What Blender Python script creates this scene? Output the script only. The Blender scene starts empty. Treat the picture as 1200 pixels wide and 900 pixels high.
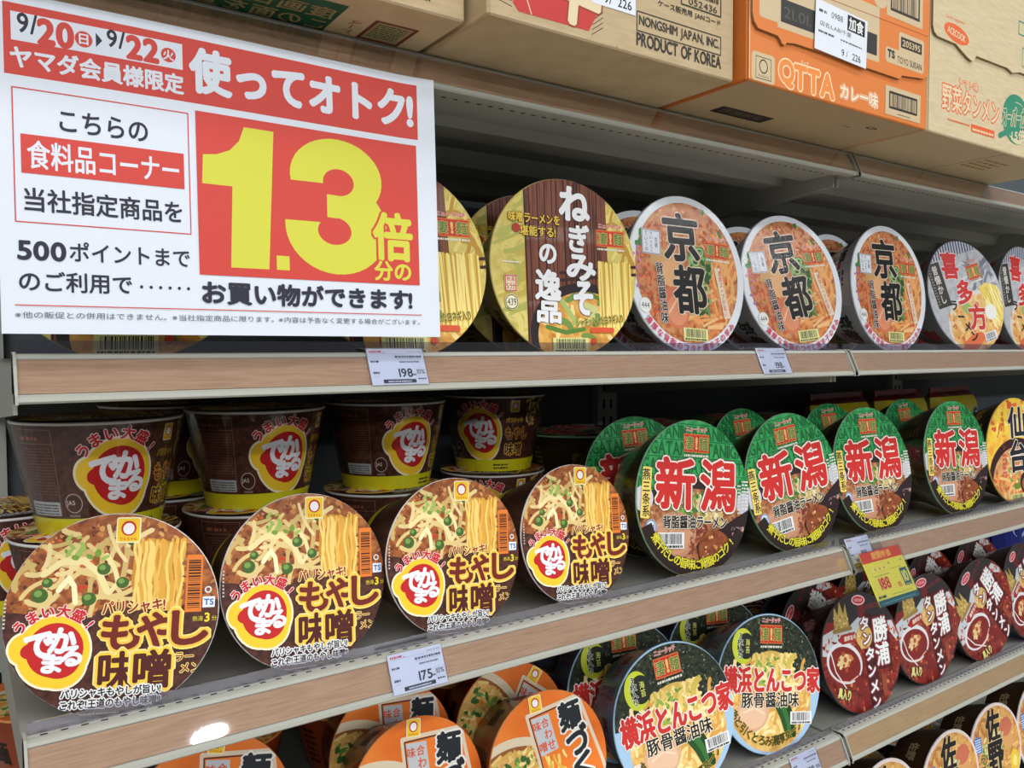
import bpy, math, random
from mathutils import Vector, Matrix
from mathutils.geometry import tessellate_polygon
scene = bpy.context.scene
COL = scene.collection
PI = math.pi
R_ = math.radians

# ------------------------------------------------------------------ camera, world, lights, exposure
EYE = 1.30            # camera height above the floor; shelf fronts run along X at Y = 0
DIST = 0.5851         # camera distance from the shelf fronts
YAW, PITCH, ROLL = 0.60414, -0.04127, -0.00322
cd = bpy.data.cameras.new('camera')
cd.sensor_fit = 'HORIZONTAL'; cd.sensor_width = 36.0; cd.lens = 947.9 / 1200 * 36.0
cd.clip_start = 0.02; cd.clip_end = 60
cam = bpy.data.objects.new('camera', cd); COL.objects.link(cam)
fw = Vector((math.sin(YAW) * math.cos(PITCH), math.cos(YAW) * math.cos(PITCH), math.sin(PITCH)))
rt = Vector((math.cos(YAW), -math.sin(YAW), 0)); up = rt.cross(fw)
rr = rt * math.cos(ROLL) + up * math.sin(ROLL); uu = -rt * math.sin(ROLL) + up * math.cos(ROLL)
M = Matrix(((rr.x, uu.x, -fw.x, 0), (rr.y, uu.y, -fw.y, -DIST), (rr.z, uu.z, -fw.z, EYE), (0, 0, 0, 1)))
cam.matrix_world = M
scene.camera = cam

w = bpy.data.worlds.new('world'); scene.world = w; w.use_nodes = True
bg = w.node_tree.nodes['Background']; bg.inputs[0].default_value = (0.93, 0.97, 1.0, 1); bg.inputs[1].default_value = 0.14

def area(name, loc, rot, sx, sy, power, col=(0.975, 0.99, 1.0)):
    l = bpy.data.lights.new(name, 'AREA'); l.shape = 'RECTANGLE'; l.size = sx; l.size_y = sy
    l.energy = power; l.color = col
    o = bpy.data.objects.new(name, l); o.location = loc; o.rotation_euler = rot; COL.objects.link(o)
    return o
# the shop's rows of ceiling tubes over the aisle
area('ceiling_tube_row', (1.0, -0.95, 3.0), (0, 0, 0), 5.0, 0.25, 44)
area('ceiling_tube_row', (1.0, -2.6, 3.0), (0, 0, 0), 6.0, 0.25, 95)
area('ceiling_tube_row', (0.5, -5.2, 3.0), (0, 0, 0), 8.0, 0.4, 330)
area('ceiling_tube_row', (0.0, -8.6, 3.0), (0, 0, 0), 11.0, 0.8, 950)
area('ceiling_tube_row', (-2.6, -1.6, 3.0), (0, 0, 0), 0.3, 4.0, 34)
# one round downlight over the aisle (its mirror image shows on a price rail)
dl = bpy.data.lights.new('ceiling_downlight', 'AREA'); dl.shape = 'DISK'; dl.size = 0.2; dl.energy = 8; dl.color = (.9, .95, 1)
dlo = bpy.data.objects.new('ceiling_downlight', dl); dlo.location = (1.17, -4.25, 2.9); COL.objects.link(dlo)

vs = scene.view_settings
vs.view_transform = 'Standard'; vs.look = 'None'; vs.gamma = 1; vs.use_curve_mapping = False
vs.exposure = -0.26

# ------------------------------------------------------------------ materials
def lin(c):
    return tuple(((v / 255) / 12.92 if v / 255 <= 0.04045 else ((v / 255 + 0.055) / 1.055) ** 2.4) for v in c[:3]) + (1,)
_m = {}
def mat(c, rough=0.5, metal=0.0, coat=0.0, spec=0.25):
    k = (tuple(c), rough, metal, coat, spec)
    if k in _m: return _m[k]
    m = bpy.data.materials.new('print_%02x%02x%02x' % tuple(int(v) for v in c[:3])); m.use_nodes = True
    p = m.node_tree.nodes['Principled BSDF']
    p.inputs['Base Color'].default_value = lin(c); p.inputs['Roughness'].default_value = rough
    p.inputs['Metallic'].default_value = metal; p.inputs['Coat Weight'].default_value = coat
    p.inputs['Coat Roughness'].default_value = 0.12; p.inputs['Specular IOR Level'].default_value = spec
    _m[k] = m
    return m
def noisemat(name, cols, scale=20, stretch=(1, 1, 1), rough=0.42, detail=4, bump=0.0, lo=0.35, hi=0.65, metal=0, coat=0.0):
    """a surface whose printed / natural colour wanders between the given colours"""
    if name in _m: return _m[name]
    m = bpy.data.materials.new(name); m.use_nodes = True; nt = m.node_tree; p = nt.nodes['Principled BSDF']
    tc = nt.nodes.new('ShaderNodeTexCoord'); mp = nt.nodes.new('ShaderNodeMapping'); mp.inputs['Scale'].default_value = stretch
    nz = nt.nodes.new('ShaderNodeTexNoise'); nz.inputs['Scale'].default_value = scale; nz.inputs['Detail'].default_value = detail
    cr = nt.nodes.new('ShaderNodeValToRGB'); el = cr.color_ramp.elements
    n = len(cols); el[0].position = lo; el[0].color = lin(cols[0]); el[1].position = hi; el[1].color = lin(cols[-1])
    for i in range(1, n - 1):
        e = el.new(lo + (hi - lo) * i / (n - 1)); e.color = lin(cols[i])
    L = nt.links.new
    L(tc.outputs['Object'], mp.inputs[0]); L(mp.outputs[0], nz.inputs['Vector']); L(nz.outputs['Fac'], cr.inputs[0]); L(cr.outputs[0], p.inputs['Base Color'])
    p.inputs['Roughness'].default_value = rough; p.inputs['Metallic'].default_value = metal
    p.inputs['Coat Weight'].default_value = coat; p.inputs['Specular IOR Level'].default_value = 0.22
    if bump:
        b = nt.nodes.new('ShaderNodeBump'); b.inputs['Strength'].default_value = bump; b.inputs['Distance'].default_value = 0.001
        L(nz.outputs['Fac'], b.inputs['Height']); L(b.outputs[0], p.inputs['Normal'])
    _m[name] = m
    return m
def clearmat(name, tint, rough, lo, hi, wrinkle=0.0, scale=60):
    """clear plastic: see-through with a glossy skin, more mirror-like at glancing angles"""
    if name in _m: return _m[name]
    m = bpy.data.materials.new(name); m.use_nodes = True; nt = m.node_tree; nt.nodes.clear()
    out = nt.nodes.new('ShaderNodeOutputMaterial'); mix = nt.nodes.new('ShaderNodeMixShader')
    tr = nt.nodes.new('ShaderNodeBsdfTransparent'); tr.inputs[0].default_value = lin(tint)
    gl = nt.nodes.new('ShaderNodeBsdfGlossy'); gl.inputs['Roughness'].default_value = rough; gl.inputs[0].default_value = (1, 1, 1, 1)
    lw = nt.nodes.new('ShaderNodeLayerWeight'); lw.inputs[0].default_value = 0.35
    mr = nt.nodes.new('ShaderNodeMapRange'); mr.inputs['To Min'].default_value = lo; mr.inputs['To Max'].default_value = hi
    L = nt.links.new
    L(lw.outputs['Facing'], mr.inputs['Value']); L(mr.outputs[0], mix.inputs[0]); L(tr.outputs[0], mix.inputs[1]); L(gl.outputs[0], mix.inputs[2]); L(mix.outputs[0], out.inputs[0])
    if wrinkle:
        tc = nt.nodes.new('ShaderNodeTexCoord'); nz = nt.nodes.new('ShaderNodeTexNoise'); nz.inputs['Scale'].default_value = scale; nz.inputs['Detail'].default_value = 3
        mp = nt.nodes.new('ShaderNodeMapping'); mp.inputs['Scale'].default_value = (1, 1, 0.25)
        b = nt.nodes.new('ShaderNodeBump'); b.inputs['Strength'].default_value = wrinkle; b.inputs['Distance'].default_value = 0.004
        L(tc.outputs['Object'], mp.inputs[0]); L(mp.outputs[0], nz.inputs['Vector']); L(nz.outputs['Fac'], b.inputs['Height'])
        L(b.outputs[0], gl.inputs['Normal']); L(b.outputs[0], lw.inputs['Normal'])
    _m[name] = m
    return m
METAL = mat((172, 172, 162), 0.38, 0.0, 0.1)
METAL_D = mat((160, 159, 150), 0.45)
SHELF = noisemat('shelf_enamel', [(144, 143, 134), (156, 155, 146)], 8, rough=0.33)
WOOD = noisemat('wood_grain_strip', [(180, 144, 108), (194, 158, 121), (202, 168, 131)], 30, (1.2, 14, 22), rough=0.5, detail=6, lo=.3, hi=.7)
WOOD2 = noisemat('wood_grain_strip_light', [(190, 156, 104), (204, 170, 117), (210, 178, 127)], 30, (1.2, 14, 22), rough=0.5, detail=6, lo=.3, hi=.7)
CLEAR = clearmat('clear_plastic', (248, 248, 252), 0.03, 0.05, 0.45)
FENCE = clearmat('clear_fence_plastic', (226, 224, 236), 0.05, 0.10, 0.5)
FILM = clearmat('shrink_film_plastic', (250, 250, 250), 0.10, 0.010, 0.34, 0.8, 45)
FILM2 = clearmat('taut_film_plastic', (252, 252, 252), 0.2, 0.004, 0.10, 0.10, 30)
KRAFT = noisemat('kraft_cardboard', [(186, 163, 126), (196, 174, 138)], 40, (1, 1, 6), rough=0.75)
KRAFT2 = noisemat('pale_kraft_cardboard', [(204, 186, 148), (214, 197, 160)], 40, (1, 1, 6), rough=0.75)
PANEL = mat((96, 102, 106), 0.6)
POST = mat((176, 180, 174), 0.5)

# ------------------------------------------------------------------ mesh helpers
def link(name, me, parent=None):
    o = bpy.data.objects.new(name, me); COL.objects.link(o)
    if parent is not None: o.parent = parent
    return o
class MB:
    """collects faces with materials, then links them as one mesh object"""
    def __init__(s): s.v = []; s.f = []; s.mi = []; s.mats = []; s.sm = []
    def m(s, mt):
        if mt not in s.mats: s.mats.append(mt)
        return s.mats.index(mt)
    def face(s, pts, mt, smooth=False):
        b = len(s.v); s.v.extend(pts); s.f.append(tuple(range(b, b + len(pts)))); s.mi.append(s.m(mt)); s.sm.append(smooth)
    def shell(s, pts, faces, mt, smooth=False):
        b = len(s.v); s.v.extend(pts); k = s.m(mt)
        for f in faces: s.f.append(tuple(b + i for i in f)); s.mi.append(k); s.sm.append(smooth)
    def box(s, x0, x1, y0, y1, z0, z1, mt):
        p = [(x, y, z) for z in (z0, z1) for y in (y0, y1) for x in (x0, x1)]
        s.shell(p, [(0, 2, 3, 1), (4, 5, 7, 6), (0, 1, 5, 4), (2, 6, 7, 3), (0, 4, 6, 2), (1, 3, 7, 5)], mt)
    def prism_x(s, prof, x0, x1, mt):
        """closed (y, z) outline swept along X"""
        n = len(prof); p = [(x0, a, b) for a, b in prof] + [(x1, a, b) for a, b in prof]
        s.shell(p, [(i, (i + 1) % n, (i + 1) % n + n, i + n) for i in range(n)] + [tuple(range(n))[::-1], tuple(range(n, 2 * n))], mt)
    def lathe(s, prof, n, mt, smooth=True, close=False):
        p = []; k = len(prof)
        for i in range(n):
            a = 2 * PI * i / n
            p += [(r * math.cos(a), r * math.sin(a), z) for r, z in prof]
        f = [(i * k + j, ((i + 1) % n) * k + j, ((i + 1) % n) * k + j + 1, i * k + j + 1) for i in range(n) for j in range(k - 1)]
        s.shell(p, f, mt, smooth)
    def mesh(s, name):
        me = bpy.data.meshes.new(name); me.from_pydata([tuple(q) for q in s.v], [], s.f)
        for mt in s.mats: me.materials.append(mt)
        me.polygons.foreach_set('material_index', s.mi); me.polygons.foreach_set('use_smooth', s.sm); me.update()
        return me
    def build(s, name, parent=None): return link(name, s.mesh(name), parent)
def empty(name, loc, label=None, cat=None, group=None):
    o = bpy.data.objects.new(name, None); o.empty_display_size = 0.02; o.location = loc; COL.objects.link(o)
    if label: tag(o, label, cat, group)
    return o
def tag(o, label=None, cat=None, group=None, kind=None):
    if label: o['label'] = label
    if cat: o['category'] = cat
    if group: o['group'] = group
    if kind: o['kind'] = kind
    return o

# ------------------------------------------------------------------ printed artwork: flat shapes and lettering in layers
_tc = bpy.data.curves.new('lettering', 'FONT'); _tc.resolution_u = 4
_to = bpy.data.objects.new('lettering', _tc); COL.objects.link(_to)
_dg = bpy.context.evaluated_depsgraph_get()
_gl = {}
def glyph(ch):
    if ch in _gl: return _gl[ch]
    _tc.body = ch; _dg.update()
    me = _to.evaluated_get(_dg).to_mesh()
    vs_ = [(v.co.x, v.co.y) for v in me.vertices]; fs = [tuple(p.vertices) for p in me.polygons]
    cnt = {}
    for f in fs:
        for i in range(len(f)):
            e = (min(f[i], f[i - 1]), max(f[i], f[i - 1])); cnt[e] = cnt.get(e, 0) + 1
    ed = [e for e, c in cnt.items() if c == 1]
    _to.evaluated_get(_dg).to_mesh_clear()
    if not vs_: bb = (0, 0, 0.3, 0)
    else: bb = (min(v[0] for v in vs_), min(v[1] for v in vs_), max(v[0] for v in vs_), max(v[1] for v in vs_))
    _gl[ch] = (vs_, fs, ed, bb)
    return _gl[ch]
def clip_half(p, nx, ny, d):
    """keep the part of polygon p where nx*x + ny*y <= d"""
    out = []; n = len(p)
    for i in range(n):
        a = p[i - 1]; b = p[i]; da = nx * a[0] + ny * a[1] - d; db = nx * b[0] + ny * b[1] - d
        if (da <= 0) != (db <= 0):
            t = da / (da - db); out.append((a[0] + (b[0] - a[0]) * t, a[1] + (b[1] - a[1]) * t))
        if db <= 0: out.append(b)
    return out
_CN = [(math.cos(2 * PI * i / 48), math.sin(2 * PI * i / 48)) for i in range(48)]
def clip_disc(p, r):
    if max(x * x + y * y for x, y in p) <= r * r * 0.995: return p
    for nx, ny in _CN:
        if max(nx * x + ny * y for x, y in p) > r:
            p = clip_half(p, nx, ny, r)
            if len(p) < 3: return None
    return p
def wob(n, r0, r1, rnd): return [r0 + (r1 - r0) * rnd.random() for _ in range(n)]
class Art:
    def __init__(s, clip=None): s.items = []; s.z = 0; s.clip = clip; s.hold = False; s.clipbox = None
    def cut(s, p):
        if s.clip: p = clip_disc(p, s.clip)
        if p and s.clipbox:
            x0, x1, y0, y1 = s.clipbox
            for n in ((-1, 0, -x0), (1, 0, x1), (0, -1, -y0), (0, 1, y1)):
                p = clip_half(p, *n)
                if len(p) < 3: return None
        return p if p and len(p) > 2 else None
    def add(s, polys, c, base=()):
        """base: shapes that do not overlap one another; polys may overlap, so each goes on its own hair-thin ply"""
        m = c if not isinstance(c, tuple) else mat(c)
        z0 = s.z + 1; top = z0
        for p in base:
            p = s.cut(p)
            if p: s.items.append((p, m, z0))
        polys = [q for q in (s.cut(p) for p in polys) if q]
        if polys:
            k0 = z0 + (1 if base else 0); bbs = []; tot = 0.0
            for p in polys:
                xs = [q[0] for q in p]; ys = [q[1] for q in p]; b = (min(xs), min(ys), max(xs), max(ys)); bbs.append(b); tot += max(b[2] - b[0], b[3] - b[1])
            cell = max(tot / len(polys) * 1.2, 1e-9); grid = {}
            for p, b in zip(polys, bbs):
                cells = [(i, j) for i in range(int(b[0] // cell), int(b[2] // cell) + 1) for j in range(int(b[1] // cell), int(b[3] // cell) + 1)]
                used = set()
                for q in cells:
                    for bb, lv in grid.get(q, ()):
                        if bb[0] < b[2] and bb[2] > b[0] and bb[1] < b[3] and bb[3] > b[1]: used.add(lv)
                lv = 0
                while lv in used: lv += 1
                for q in cells: grid.setdefault(q, []).append((b, lv))
                s.items.append((p, m, k0 + lv)); top = max(top, k0 + lv)
        s.z = top
    def poly(s, pts, c):
        v = [Vector((x, y, 0)) for x, y in pts]
        s.add([], c, [[(pts[i][0], pts[i][1]) for i in t] for t in tessellate_polygon([v])])
    def rect(s, x0, x1, y0, y1, c): s.add([[(x0, y0), (x1, y0), (x1, y1), (x0, y1)]], c)
    def rrect(s, x0, x1, y0, y1, r, c, rot=0):
        pts = []
        for cx, cy, a0 in ((x1 - r, y0 + r, -90), (x1 - r, y1 - r, 0), (x0 + r, y1 - r, 90), (x0 + r, y0 + r, 180)):
            pts += [(cx + r * math.cos(R_(a0 + k * 30)), cy + r * math.sin(R_(a0 + k * 30))) for k in range(4)]
        if rot:
            mx, my = (x0 + x1) / 2, (y0 + y1) / 2; ca, sa = math.cos(R_(rot)), math.sin(R_(rot))
            pts = [(mx + (x - mx) * ca - (y - my) * sa, my + (x - mx) * sa + (y - my) * ca) for x, y in pts]
        s.add([pts], c)
    def ell(s, cx, cy, rx, ry, c, rot=0, n=32):
        ca, sa = math.cos(R_(rot)), math.sin(R_(rot))
        s.add([[(cx + rx * math.cos(2 * PI * i / n) * ca - ry * math.sin(2 * PI * i / n) * sa, cy + rx * math.cos(2 * PI * i / n) * sa + ry * math.sin(2 * PI * i / n) * ca) for i in range(n)]], c)
    def ring(s, cx, cy, rx, ry, w_, c, a0=0, a1=360, n=36):
        ps = []
        for i in range(n):
            a, b = R_(a0 + (a1 - a0) * i / n), R_(a0 + (a1 - a0) * (i + 1) / n)
            ps.append([(cx + rx * math.cos(a), cy + ry * math.sin(a)), (cx + rx * math.cos(b), cy + ry * math.sin(b)),
                       (cx + (rx - w_) * math.cos(b), cy + (ry - w_) * math.sin(b)), (cx + (rx - w_) * math.cos(a), cy + (ry - w_) * math.sin(a))])
        s.add([], c, ps)
    def cap(s, a, b, r, n=3):
        dx, dy = b[0] - a[0], b[1] - a[1]; L = math.hypot(dx, dy) or 1e-9; t = math.atan2(dy, dx)
        return [(a[0] + r * math.cos(t + PI / 2 + PI * i / n), a[1] + r * math.sin(t + PI / 2 + PI * i / n)) for i in range(n + 1)] + \
               [(b[0] + r * math.cos(t - PI / 2 + PI * i / n), b[1] + r * math.sin(t - PI / 2 + PI * i / n)) for i in range(n + 1)]
    def stroke(s, pts, wd, c, n=3): s.add([s.cap(pts[i], pts[i + 1], wd / 2, n) for i in range(len(pts) - 1)], c)
    def frame(s, x0, x1, y0, y1, wd, c): s.stroke([(x0, y0), (x1, y0), (x1, y1), (x0, y1), (x0, y0)], wd, c)
    def _letters(s, tr, c, bold, outs, em):
        """tr: list of (char, affine function); em: size used for stroke widths"""
        for cc, r in [*[(o[0], o[1] * .72) for o in reversed(outs)], (c, bold * .62)]:
            ps = []; bs = []
            for ch, fn in tr:
                vs_, fs, ed, bb = glyph(ch); q = [fn(x, y) for x, y in vs_]
                bs += [[q[i] for i in f] for f in fs]
                if r > 0: ps += [s.cap(q[i], q[j], r * em, 2) for i, j in ed]
            s.add(ps, cc, bs)
    def text(s, body, cx, cy, w=None, h=None, c=(20, 20, 20), bold=0.02, outs=(), rot=0, vert=False, track=1.0, shear=0.0):
        lay = []; x = 0.0; y = 0.0
        for ch in body:
            bb = glyph(ch)[3]
            if vert:
                lay.append((ch, -(bb[0] + bb[2]) / 2, y)); y -= 1.0 * track
            elif ord(ch) > 0x2fff: lay.append((ch, x, 0)); x += 1.0 * track
            elif ch == ' ': x += 0.35
            else: lay.append((ch, x - bb[0], 0)); x += (bb[2] - bb[0] + 0.1) * track
        bx = [(o + glyph(ch)[3][0], p + glyph(ch)[3][1], o + glyph(ch)[3][2], p + glyph(ch)[3][3]) for ch, o, p in lay]
        x0, y0, x1, y1 = min(b[0] for b in bx), min(b[1] for b in bx), max(b[2] for b in bx), max(b[3] for b in bx)
        sx = w / (x1 - x0) if w else None; sy = h / (y1 - y0) if h else None
        sx = sx or sy; sy = sy or sx
        mx, my = (x0 + x1) / 2, (y0 + y1) / 2; ca, sa = math.cos(R_(rot)), math.sin(R_(rot))
        def mk(o, p):
            def fn(a, b):
                u, v = (a + o - mx) * sx, (b + p - my) * sy; u += v * shear
                return (cx + u * ca - v * sa, cy + u * sa + v * ca)
            return fn
        s._letters([(ch, mk(o, p)) for ch, o, p in lay], c, bold, outs, math.sqrt(sx * sy))
    def arc(s, body, cx, cy, r, a0, a1, size, c, bold=0.03, outs=(), flip=False, ry=None):
        """letters spread along an arc from angle a0 to a1; flip = tops towards the centre"""
        tr = []; n = len(body); ry = ry or r
        for i, ch in enumerate(body):
            a = R_(a0 + (a1 - a0) * (i / (n - 1) if n > 1 else .5)); bb = glyph(ch)[3]; mx, my = (bb[0] + bb[2]) / 2, 0.36
            t = a + PI / 2 if flip else a - PI / 2; ca, sa = math.cos(t) * size, math.sin(t) * size
            px, py = cx + r * math.cos(a), cy + ry * math.sin(a)
            tr.append((ch, (lambda ca, sa, px, py, mx, my: lambda x, y: (px + (x - mx) * ca - (y - my) * sa, py + (x - mx) * sa + (y - my) * ca))(ca, sa, px, py, mx, my)))
        s._letters(tr, c, bold, outs, size)
    def bars(s, x0, x1, y0, y1, seed=1, c=(25, 25, 25), horiz=False, n=26):
        rnd = random.Random(seed); ps = []; a, b = (y0, y1) if horiz else (x0, x1); t = a; u = (b - a) / (n * 2.2)
        while t < b - u:
            wd = u * rnd.choice((.6, .8, 1.4, 2.0)); e = min(t + wd, b)
            ps.append([(x0, t), (x1, t), (x1, e), (x0, e)] if horiz else [(t, y0), (e, y0), (e, y1), (t, y1)])
            t = e + u * rnd.choice((.7, .9, 1.5))
        s.add([], c, ps)
    def lines(s, x0, x1, y0, y1, n, c, seed=1, fill=.5):
        """rows of lettering too small to read in the photograph"""
        rnd = random.Random(seed); ps = []; dy = (y1 - y0) / n
        for i in range(n):
            y = y0 + dy * i; x = x0
            while x < x1:
                e = min(x1, x + dy * rnd.uniform(.4, 1.3)); ps.append([(x, y), (e, y), (e, y + dy * fill), (x, y + dy * fill)]); x = e + dy * rnd.uniform(.12, .4)
        s.add([], c, ps)
    def specks(s, test, n, r0, r1, cols, seed=1, box=(-1, 1, -1, 1), asp=1.0, sides=6):
        rnd = random.Random(seed); by = [[] for _ in cols]; k = 0
        while k < n:
            x, y = rnd.uniform(box[0], box[1]), rnd.uniform(box[2], box[3]); k += 1
            if not test(x, y): continue
            r = rnd.uniform(r0, r1); t = rnd.uniform(0, PI); e = rnd.uniform(1, asp)
            p = [(r * e * math.cos(2 * PI * i / sides + .3) * rnd.uniform(.75, 1.1), r / e * math.sin(2 * PI * i / sides + .3) * rnd.uniform(.75, 1.1)) for i in range(sides)]
            by[rnd.randrange(len(cols))].append([(x + a * math.cos(t) - b * math.sin(t), y + a * math.sin(t) + b * math.cos(t)) for a, b in p])
        for c, ps in zip(cols, by):
            if ps: s.add(ps, c)
    def strands(s, test, n, length, wd, cols, seed=1, box=(-1, 1, -1, 1), ang=None, curl=.5):
        """curved noodles or shreds"""
        rnd = random.Random(seed)
        lists = [[] for _ in cols]
        for k in range(n):
            x, y = rnd.uniform(box[0], box[1]), rnd.uniform(box[2], box[3])
            if not test(x, y): continue
            a = rnd.uniform(0, 2 * PI) if ang is None else R_(ang + rnd.uniform(-14, 14)); da = rnd.uniform(-curl, curl); pts = [(x, y)]; L = length * rnd.uniform(.6, 1.2) / 6
            for i in range(6):
                x += L * math.cos(a); y += L * math.sin(a); a += da
                if not test(x, y): break
                pts.append((x, y))
            ci = rnd.randrange(len(cols)); wv = wd * rnd.uniform(.75, 1.15)
            lists[ci] += [s.cap(pts[i], pts[i + 1], wv / 2, 2) for i in range(len(pts) - 1)]
        for c, ps in zip(cols, lists):
            if ps: s.add(ps, c)
    def build_into(s, mb, fn, strip=None, step=3.5e-6):
        """fn(x, y, offset) -> point; strip = widest run in x before a shape is cut, for curved surfaces"""
        if strip:
            def at(k, y, o):
                return fn(k * strip, y, o)
            for p, m, z in s.items:
                x0 = min(q[0] for q in p); x1 = max(q[0] for q in p); k = math.floor(x0 / strip + 1e-9); o = z * step
                while k * strip < x1 - 1e-12:
                    q = p if (k * strip <= x0 and x1 <= (k + 1) * strip) else clip_half(clip_half(p, -1, 0, -k * strip), 1, 0, (k + 1) * strip)
                    if len(q) > 2:
                        pts = []
                        for x, y in q:
                            t = x / strip - k; A = at(k, y, o); B = at(k + 1, y, o)
                            pts.append((A[0] + (B[0] - A[0]) * t, A[1] + (B[1] - A[1]) * t, A[2] + (B[2] - A[2]) * t))
                        mb.face(pts, m)
                    k += 1
            return
        for p, m, z in s.items: mb.face([fn(x, y, z * step) for x, y in p], m)

# ------------------------------------------------------------------ lid artwork (unit disc, x right, y up)
def printmat(name, cols, scale, stretch=(1, 1, 1), rough=.42, coat=.05): return noisemat(name, cols, scale * 3.2, stretch, rough, detail=7, lo=.32, hi=.68, coat=coat)
WHITE = (240, 240, 238); BLACK = (24, 22, 24); RED = (206, 44, 40)
def maru_mark(a, cx, cy, s_):
    """the maker's square mark: yellow field, red ring, white centre, red lettering"""
    a.rrect(cx - s_, cx + s_, cy - s_ * 1.12, cy + s_ * 1.12, s_ * .2, (250, 240, 200)); a.rrect(cx - s_ * .9, cx + s_ * .9, cy - s_ * 1.02, cy + s_ * 1.02, s_ * .16, (244, 200, 40))
    a.ell(cx, cy + .15 * s_, s_ * .62, s_ * .66, (196, 40, 40)); a.ell(cx, cy + .12 * s_, s_ * .46, s_ * .5, (248, 240, 238))
    a.text('マルちゃん', cx, cy - .77 * s_, w=s_ * 1.4, h=s_ * .3, c=(196, 40, 40), bold=.03)
def sui_mark(a, x0, x1, y0, y1, rot=0):
    """red seal with 凄麺"""
    cx, cy = (x0 + x1) / 2, (y0 + y1) / 2; wd, ht = x1 - x0, y1 - y0
    a.rrect(x0, x1, y0, y1, ht * .12, (206, 60, 42)); a.frame(x0 + .03 * ht, x1 - .03 * ht, y0 + .03 * ht, y1 - .03 * ht, ht * .05, (226, 120, 60))
    a.text('凄', cx - wd * .28, cy, w=wd * .34, h=ht * .68, c=(96, 130, 60), bold=.03, outs=[((230, 196, 120), .075)])
    a.text('麺', cx + wd * .28, cy, w=wd * .34, h=ht * .68, c=(96, 130, 60), bold=.03, outs=[((230, 196, 120), .075)])
    a.text('!', cx, cy, h=ht * .6, c=(236, 200, 120), bold=.07)
    a.text('ニュータッチ', cx, y1 + ht * .25, w=wd * .82, h=ht * .27, c=(214, 52, 52), bold=.05, outs=[((250, 236, 226), .12)])
    a.lines(x0 + wd * .02, x1 - wd * .02, y0 - ht * .22, y0 - ht * .08, 1, (236, 232, 214), 3, .8)
def barcode(a, x0, x1, y0, y1, bgc=(238, 238, 226), seed=2):
    a.rect(x0, x1, y0, y1, bgc); d = (y1 - y0)
    a.bars(x0 + .1 * (x1 - x0), x1 - .08 * (x1 - x0), y0 + .28 * d, y1 - .08 * d, seed, n=22)
    a.lines(x0 + .06 * (x1 - x0), x1 - .06 * (x1 - x0), y0 + .06 * d, y0 + .24 * d, 1, (40, 40, 40), seed, .8)

def dekamaru_logo(a, cx, cy, r):
    """yellow-edged red roundel with でかまる and うまい大盛! arched above"""
    def blob(e, c):
        a.ell(cx, cy, r * .92 + e, r * .98 + e, c); a.ell(cx - r * .80, cy + .12 * r, r * .34 + e, r * .36 + e, c); a.ell(cx + r * .2, cy - r * .42, r * .62 + e, r * .6 + e, c)
    blob(.17 * r, (250, 240, 206)); blob(.10 * r, (250, 206, 50))
    def inner(c):
        a.ell(cx + .04 * r, cy + .05 * r, r * .80, r * .82, c); a.ell(cx - r * .62, cy + .06 * r, r * .3, r * .24, c, 15); a.ell(cx + .18 * r, cy - .26 * r, r * .6, r * .56, c)
    inner((198, 38, 40))
    for ch, x, y, sz, ro in (('で', -.40, .18, .74, 8), ('か', .24, .32, .72, -6), ('ま', -.02, -.36, .52, -4), ('る', .50, -.16, .56, 6)):
        a.text(ch, cx + x * r, cy + y * r, w=sz * r, h=sz * r, c=(240, 240, 246), bold=.082, rot=ro)
    a.arc('うまい大盛!', cx, cy - .05 * r, 1.28 * r, 140, 40, .40 * r, (206, 36, 44), .06, [((252, 226, 224), .13)])

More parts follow.
